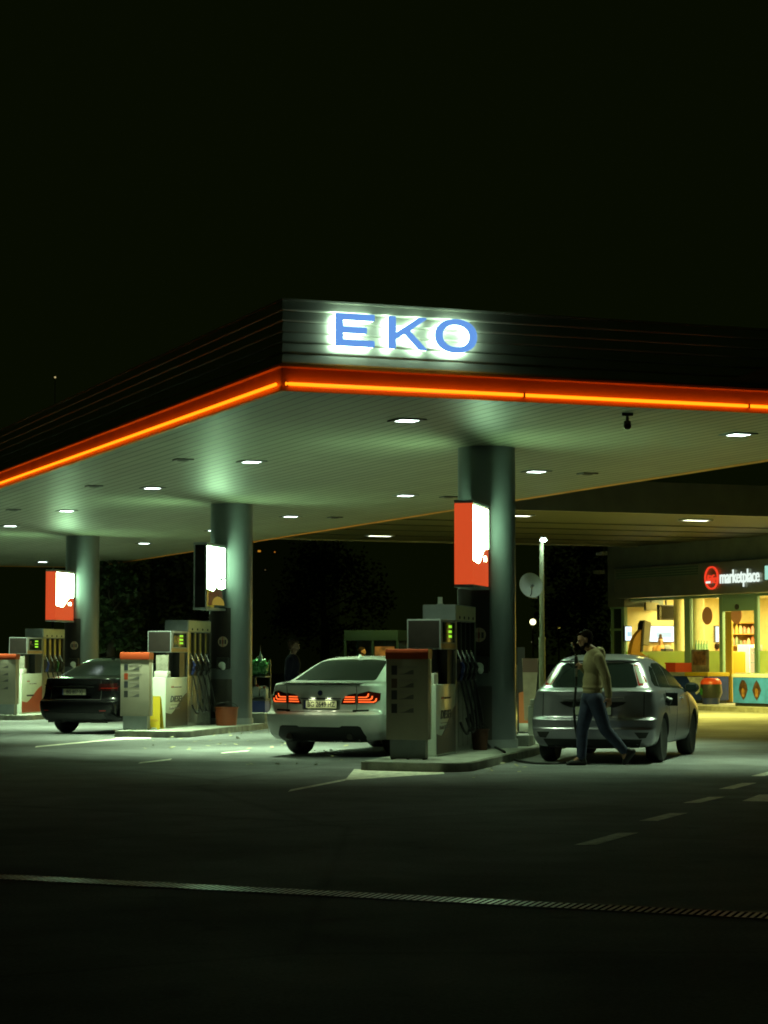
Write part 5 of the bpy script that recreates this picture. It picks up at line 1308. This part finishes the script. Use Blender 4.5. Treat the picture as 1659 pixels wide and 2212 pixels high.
# the nozzle in his right hand
hp = Vector(J2(528, 668, .10))
t = thing('fuel_nozzle', 'fuel nozzle with silver spout held upright by the walking man', 'nozzle', MP + hp)
b = MB(); b.tube([(-.0, 0, -.07), (.0, 0, -.02), (.005, 0, .04), (-.0, 0, .09)], [.02, .024, .026, .022], 12); b.tube([(-.01, 0, -.06), (-.06, 0, -.05), (-.075, 0, .0), (-.06, 0, .05), (0, 0, .06)], .009, 8); b.build('handle', M_dark, t)
b = MB(); b.tube([(.0, 0, .08), (-.012, 0, .15), (-.035, 0, .22), (-.065, 0, .285)], [.017, .015, .014, .013], 10); b.build('spout', M_chrome, t)
b = MB(); b.cone((-.0, 0, -.12), (0, 0, -.07), .018, .021, 12); b.build('swivel', M_steel, t)
base = MP + hp + Vector((0, 0, -.12))
t = thing('fuel_hose', 'black fuel hose trailing from the nearest pump across the ground', 'hose', (0, 0, 0))
gp = [at_z(1053 + .3652 * x, 1188 + .3652 * y, .02) for x, y in ((470, 1258), (400, 1262), (320, 1262), (240, 1256), (150, 1236), (90, 1206))]
ip = [at_z(1090, 1624, ZI + .02), at_z(1066, 1612, ZI + .02)]
e0 = loc_i(PUMPC[0], -.89, -.30, ZI + .35); e1 = loc_i(PUMPC[0], -.88, -.26, ZI + 1.0)
ctrl = [base, base + Vector((-.005, 0, -.2)), base + Vector((-.03, .0, -.55)), base + Vector((.01, .05, -.85)), base + Vector((.06, .06, -1.1)), base + Vector((.02, .05, -1.235)), Vector((base.x - .12, base.y + .0, .022))] + gp + ip + [loc_i(PUMPC[0], -.7, -.42, ZI + .06), e0, e1]
def spline(c, n=8):
    out = []
    for i in range(len(c) - 1):
        p0, p1, p2, p3 = c[max(i - 1, 0)], c[i], c[i + 1], c[min(i + 2, len(c) - 1)]
        for k in range(n):
            u = k / n; out.append(.5 * ((2 * p1) + (p2 - p0) * u + (2 * p0 - 5 * p1 + 4 * p2 - p3) * u * u + (3 * p1 - p0 - 3 * p2 + p3) * u ** 3))
    return out + [c[-1]]
b = MB(); pts = spline(ctrl)
for p in pts: p.z = max(p.z, .018)
b.tube(pts, .0165, 8); b.build('tube', M_black, t)
b = MB(); b.cone(base[:], (base + Vector((0, 0, -.06)))[:], .021, .019, 10); b.build('ferrule', M_steel, t)

def standing(f=0.):
    return dict(head=(.02, 0, 1.64), neck=(0, 0, 1.47), pelvis=(0, 0, .92), shL=(0, .19, 1.40), shR=(0, -.19, 1.40), elL=(-.03, .25, 1.12), elR=(-.03, -.25, 1.12), wrL=(.05, .24, .88), wrR=(.05, -.24, .88),
                hpL=(0, .09, .90), hpR=(0, -.09, .90), knL=(.02, .10, .49), knR=(.02, -.10, .49), anL=(0, .11, .09), anR=(0, -.11, .09), toL=(.17, .12, .035), toR=(.17, -.12, .035), heL=(-.04, .11, .045), heR=(-.04, -.11, .045))
M_navy = mat('jacket_navy', (.005, .005, .011), .8, spec=.06, bump=.3, bscale=14)
M_dcloth = mat('dark_cloth', (.02, .02, .022), .8)
p = at_d(632, 1400, 39.3)
figure('man in a dark jacket standing behind the white car, looking right', (p.x, p.y, 0), R(-12), standing(), (1, 0, 0), M_navy, M_dcloth, R(10), .014, beard=False, sk=mat('skin_shaded', (.075, .035, .02), .7))  # skin colour darkened to stand for the dim light on him
p = at_d(781, 1402, 64.5)
figure('dim figure standing in front of the glass booth', (p.x, p.y, 0), R(0), standing(), (1, 0, 0), M_dcloth, M_dcloth, 0, .018)
p = in_shop(1427, .75, FL + .22)
figure('shop assistant with hair in a bun behind the counter', p, IRZ - R(120), standing(), (1, 0, 0), mat('orange_top', (.55, .26, .06), .7), M_dcloth, R(10), .018, beard=False, bun=True)
p = in_shop(1549, 3.6, FL)
figure('customer in dark clothes standing inside behind the middle window', p, SRZ + R(150), standing(), (1, 0, 0), M_dcloth, M_dcloth, 0, .018, beard=False)

# ================================================================== TREES, FAR BLOCKS, FALLEN LEAVES
def tree(lab, p, h, r, seed, col, slim=1., n=5200, name='broadleaf_tree'):
    rnd = random.Random(seed)
    t = thing(name, lab, 'tree', p, 0, 'trees beyond the forecourt')
    b = MB(); b.tube([(0, 0, 0), (.05, .03, h * .35), (-.04, .06, h * .65), (.02, 0, h * .9)], [.05 * r + .12, .04 * r + .08, .04 * r, .03], 10)
    tips = []
    for k in range(9):
        a = rnd.uniform(0, 6.28); z = h * rnd.uniform(.3, .75); e = Vector((math.cos(a) * r * .7, math.sin(a) * r * .7, z + h * .15))
        b.tube([(0, 0, z), tuple(e * .5 + Vector((0, 0, z * .5))), tuple(e)], [.05, .035, .015], 6); tips.append(e)
    b.build('trunk', mat('bark', (.05, .04, .03), .9, bump=.5), t)
    bm = bmesh.new(); cl = []
    for k in range(46):
        a = rnd.uniform(0, 6.28); q = rnd.uniform(.12, 1) ; z = h * (.22 + .80 * q)
        rr = r * math.sin(math.pi * min(1, .14 + .80 * q)) ** .7 * rnd.uniform(.35, 1.05) * slim
        cl.append((Vector((math.cos(a) * rr, math.sin(a) * rr, z)), rnd.uniform(.22, .42) * r))
    for i in range(n):
        c, s = rnd.choice(cl)
        d = Vector((rnd.gauss(0, 1), rnd.gauss(0, 1), rnd.gauss(0, 1))).normalized() * s * rnd.random() ** .4
        o = c + d; L = rnd.uniform(.07, .14); w = L * .5
        ax = Vector((rnd.gauss(0, 1), rnd.gauss(0, 1), rnd.gauss(0, .6))).normalized(); bx = ax.cross(Vector((rnd.gauss(0, 1), rnd.gauss(0, 1), rnd.gauss(0, 1)))).normalized()
        bm.faces.new([bm.verts.new(o + v) for v in (ax * L, bx * w, -ax * L, -bx * w)])
    b = MB(); b._add(bm); b.build('crown', col, t, 0)
M_leaf = mat('leaf_green', (.017, .045, .008), .6, noise=.5, nscale=3)
M_leaf2 = mat('leaf_dark', (.012, .022, .007), .6, noise=.5, nscale=3)
p = at_d(236, 1420, 71); tree('slim green tree just right of the farthest column', (p.x, p.y, 0), 5.6, 1.0, 3, M_leaf, 1., 5200)
p = at_d(330, 1420, 84); tree('dark broad tree in the gap right of the farthest column', (p.x, p.y, 0), 6.5, 2.6, 4, M_leaf2)
p = at_d(700, 1420, 96); tree('dark tree beyond the white car, under the canopy edge', (p.x, p.y, 0), 6.0, 2.8, 5, M_leaf2)
p = at_d(1262, 1420, 92); tree('dark tree left of the shop behind the walking man', (p.x, p.y, 0), 6.2, 2.2, 6, M_leaf2)
def block(lab, p, w, d, h, wins, rz=0.):
    t = thing('apartment_block', lab, 'building', p, rz, 'distant apartment blocks')
    b = MB(); b.bb(-w / 2, w / 2, 0, d, 0, h); b.build('wall', mat('far_wall', (.85, .85, .8), .9), t, 0)
    b = MB(); b.bb(-w / 2 - .3, w / 2 + .3, -.3, d + .3, h, h + .4); b.bb(-w * .2, w * .1, d * .3, d * .6, h + .4, h + 2.2); b.build('roof', mat('far_roof', (.8, .8, .75), .9), t, 0)
    for i, (px, py, ww, hh, col, s) in enumerate(wins):
        q = at_d(px, py, p[1] - .05); x = q.x - p[0]; z = q.z
        b = MB(); b.bb(x - ww / 2 - .12, x + ww / 2 + .12, -.03, .02, z - hh / 2 - .12, z + hh / 2 + .12); f = b.build('window', M_dark, t, 0)
        b = MB(); b.bb(x - ww / 2, x + ww / 2, -.045, -.025, z - hh / 2, z + hh / 2); b.build('lit_pane', glow('far_win_%d%d' % (i, int(col[1] * 100)), col, s), f, 0)
p = at_d(113, 1426, 190); q = at_d(113, 815, 190)
t = thing('mast', 'thin distant mast with one tiny light high over the canopy edge', 'mast', (p.x, p.y, 0))
b = MB(); b.cone((0, 0, 0), (0, 0, q.z - .1), .10, .03, 8); b.build('pole', M_lgrey, t)
b = MB(); b.sph((0, 0, q.z), .085, seg=10); b.build('mast_light', glow('mast_glow', (1., .8, .35), .5), t)
p = at_d(582, 1426, 230); block('distant dark block with small orange windows right of the middle column', (p.x, p.y, 0), 14, 12, 15, ((560, 1190.5, .30, .18, (1., .42, .03), .55), (593.5, 1192.5, .14, .14, (.8, .3, .03), .45), (573, 1231, .14, .14, (.1, .08, .03), .6)))
bm = bmesh.new(); rnd = random.Random(11)
for i in range(120):
    if i < 75: c = at_z(rnd.uniform(300, 640), rnd.uniform(1578, 1622), 0)
    elif i < 100: c = at_z(rnd.uniform(520, 830), rnd.uniform(1600, 1660), 0)
    else: c = at_z(rnd.uniform(1010, 1150), rnd.uniform(1650, 1690), 0)
    a = rnd.uniform(0, 6.28); L = rnd.uniform(.025, .06); x, y = Vector((math.cos(a), math.sin(a), rnd.uniform(-.1, .3))) * L, Vector((-math.sin(a), math.cos(a), rnd.uniform(-.2, .5))) * L * .6
    c.z = .03
    bm.faces.new([bm.verts.new(c + v) for v in (x, y, -x, -y)])
b = MB(); b._add(bm); lv = b.build('fallen_leaves', mat('dry_leaf', (.30, .28, .16), .7), None, 0); lv['kind'] = 'stuff'

# ================================================================== SKY, CAMERA
w = bpy.data.worlds.new('World'); sc.world = w; w.use_nodes = True
bg = w.node_tree.nodes['Background']
bg.inputs[0].default_value = (.64, 1., .13, 1); bg.inputs[1].default_value = .0034
cam = bpy.data.cameras.new('camera'); co = bpy.data.objects.new('camera', cam); COL.objects.link(co)
cam.sensor_fit = 'HORIZONTAL'; cam.sensor_width = 36.; cam.lens = 36. * F / 1659.; cam.clip_start = .1; cam.clip_end = 2000
co.location = (0, 0, EYE); co.rotation_euler = (math.pi / 2 + TH, 0, 0)
sc.camera = co
sc.render.resolution_x, sc.render.resolution_y = 768, 1024
sc.render.engine = 'CYCLES'
sc.cycles.use_denoising = True
sc.cycles.filter_width = 1.8
sc.cycles.max_bounces = 6; sc.cycles.sample_clamp_indirect = 3.
sc.cycles.use_light_tree = True
sc.view_settings.view_transform = 'Standard'; sc.view_settings.look = 'None'; sc.view_settings.exposure = 0; sc.view_settings.gamma = 1
bpy.context.view_layer.update()
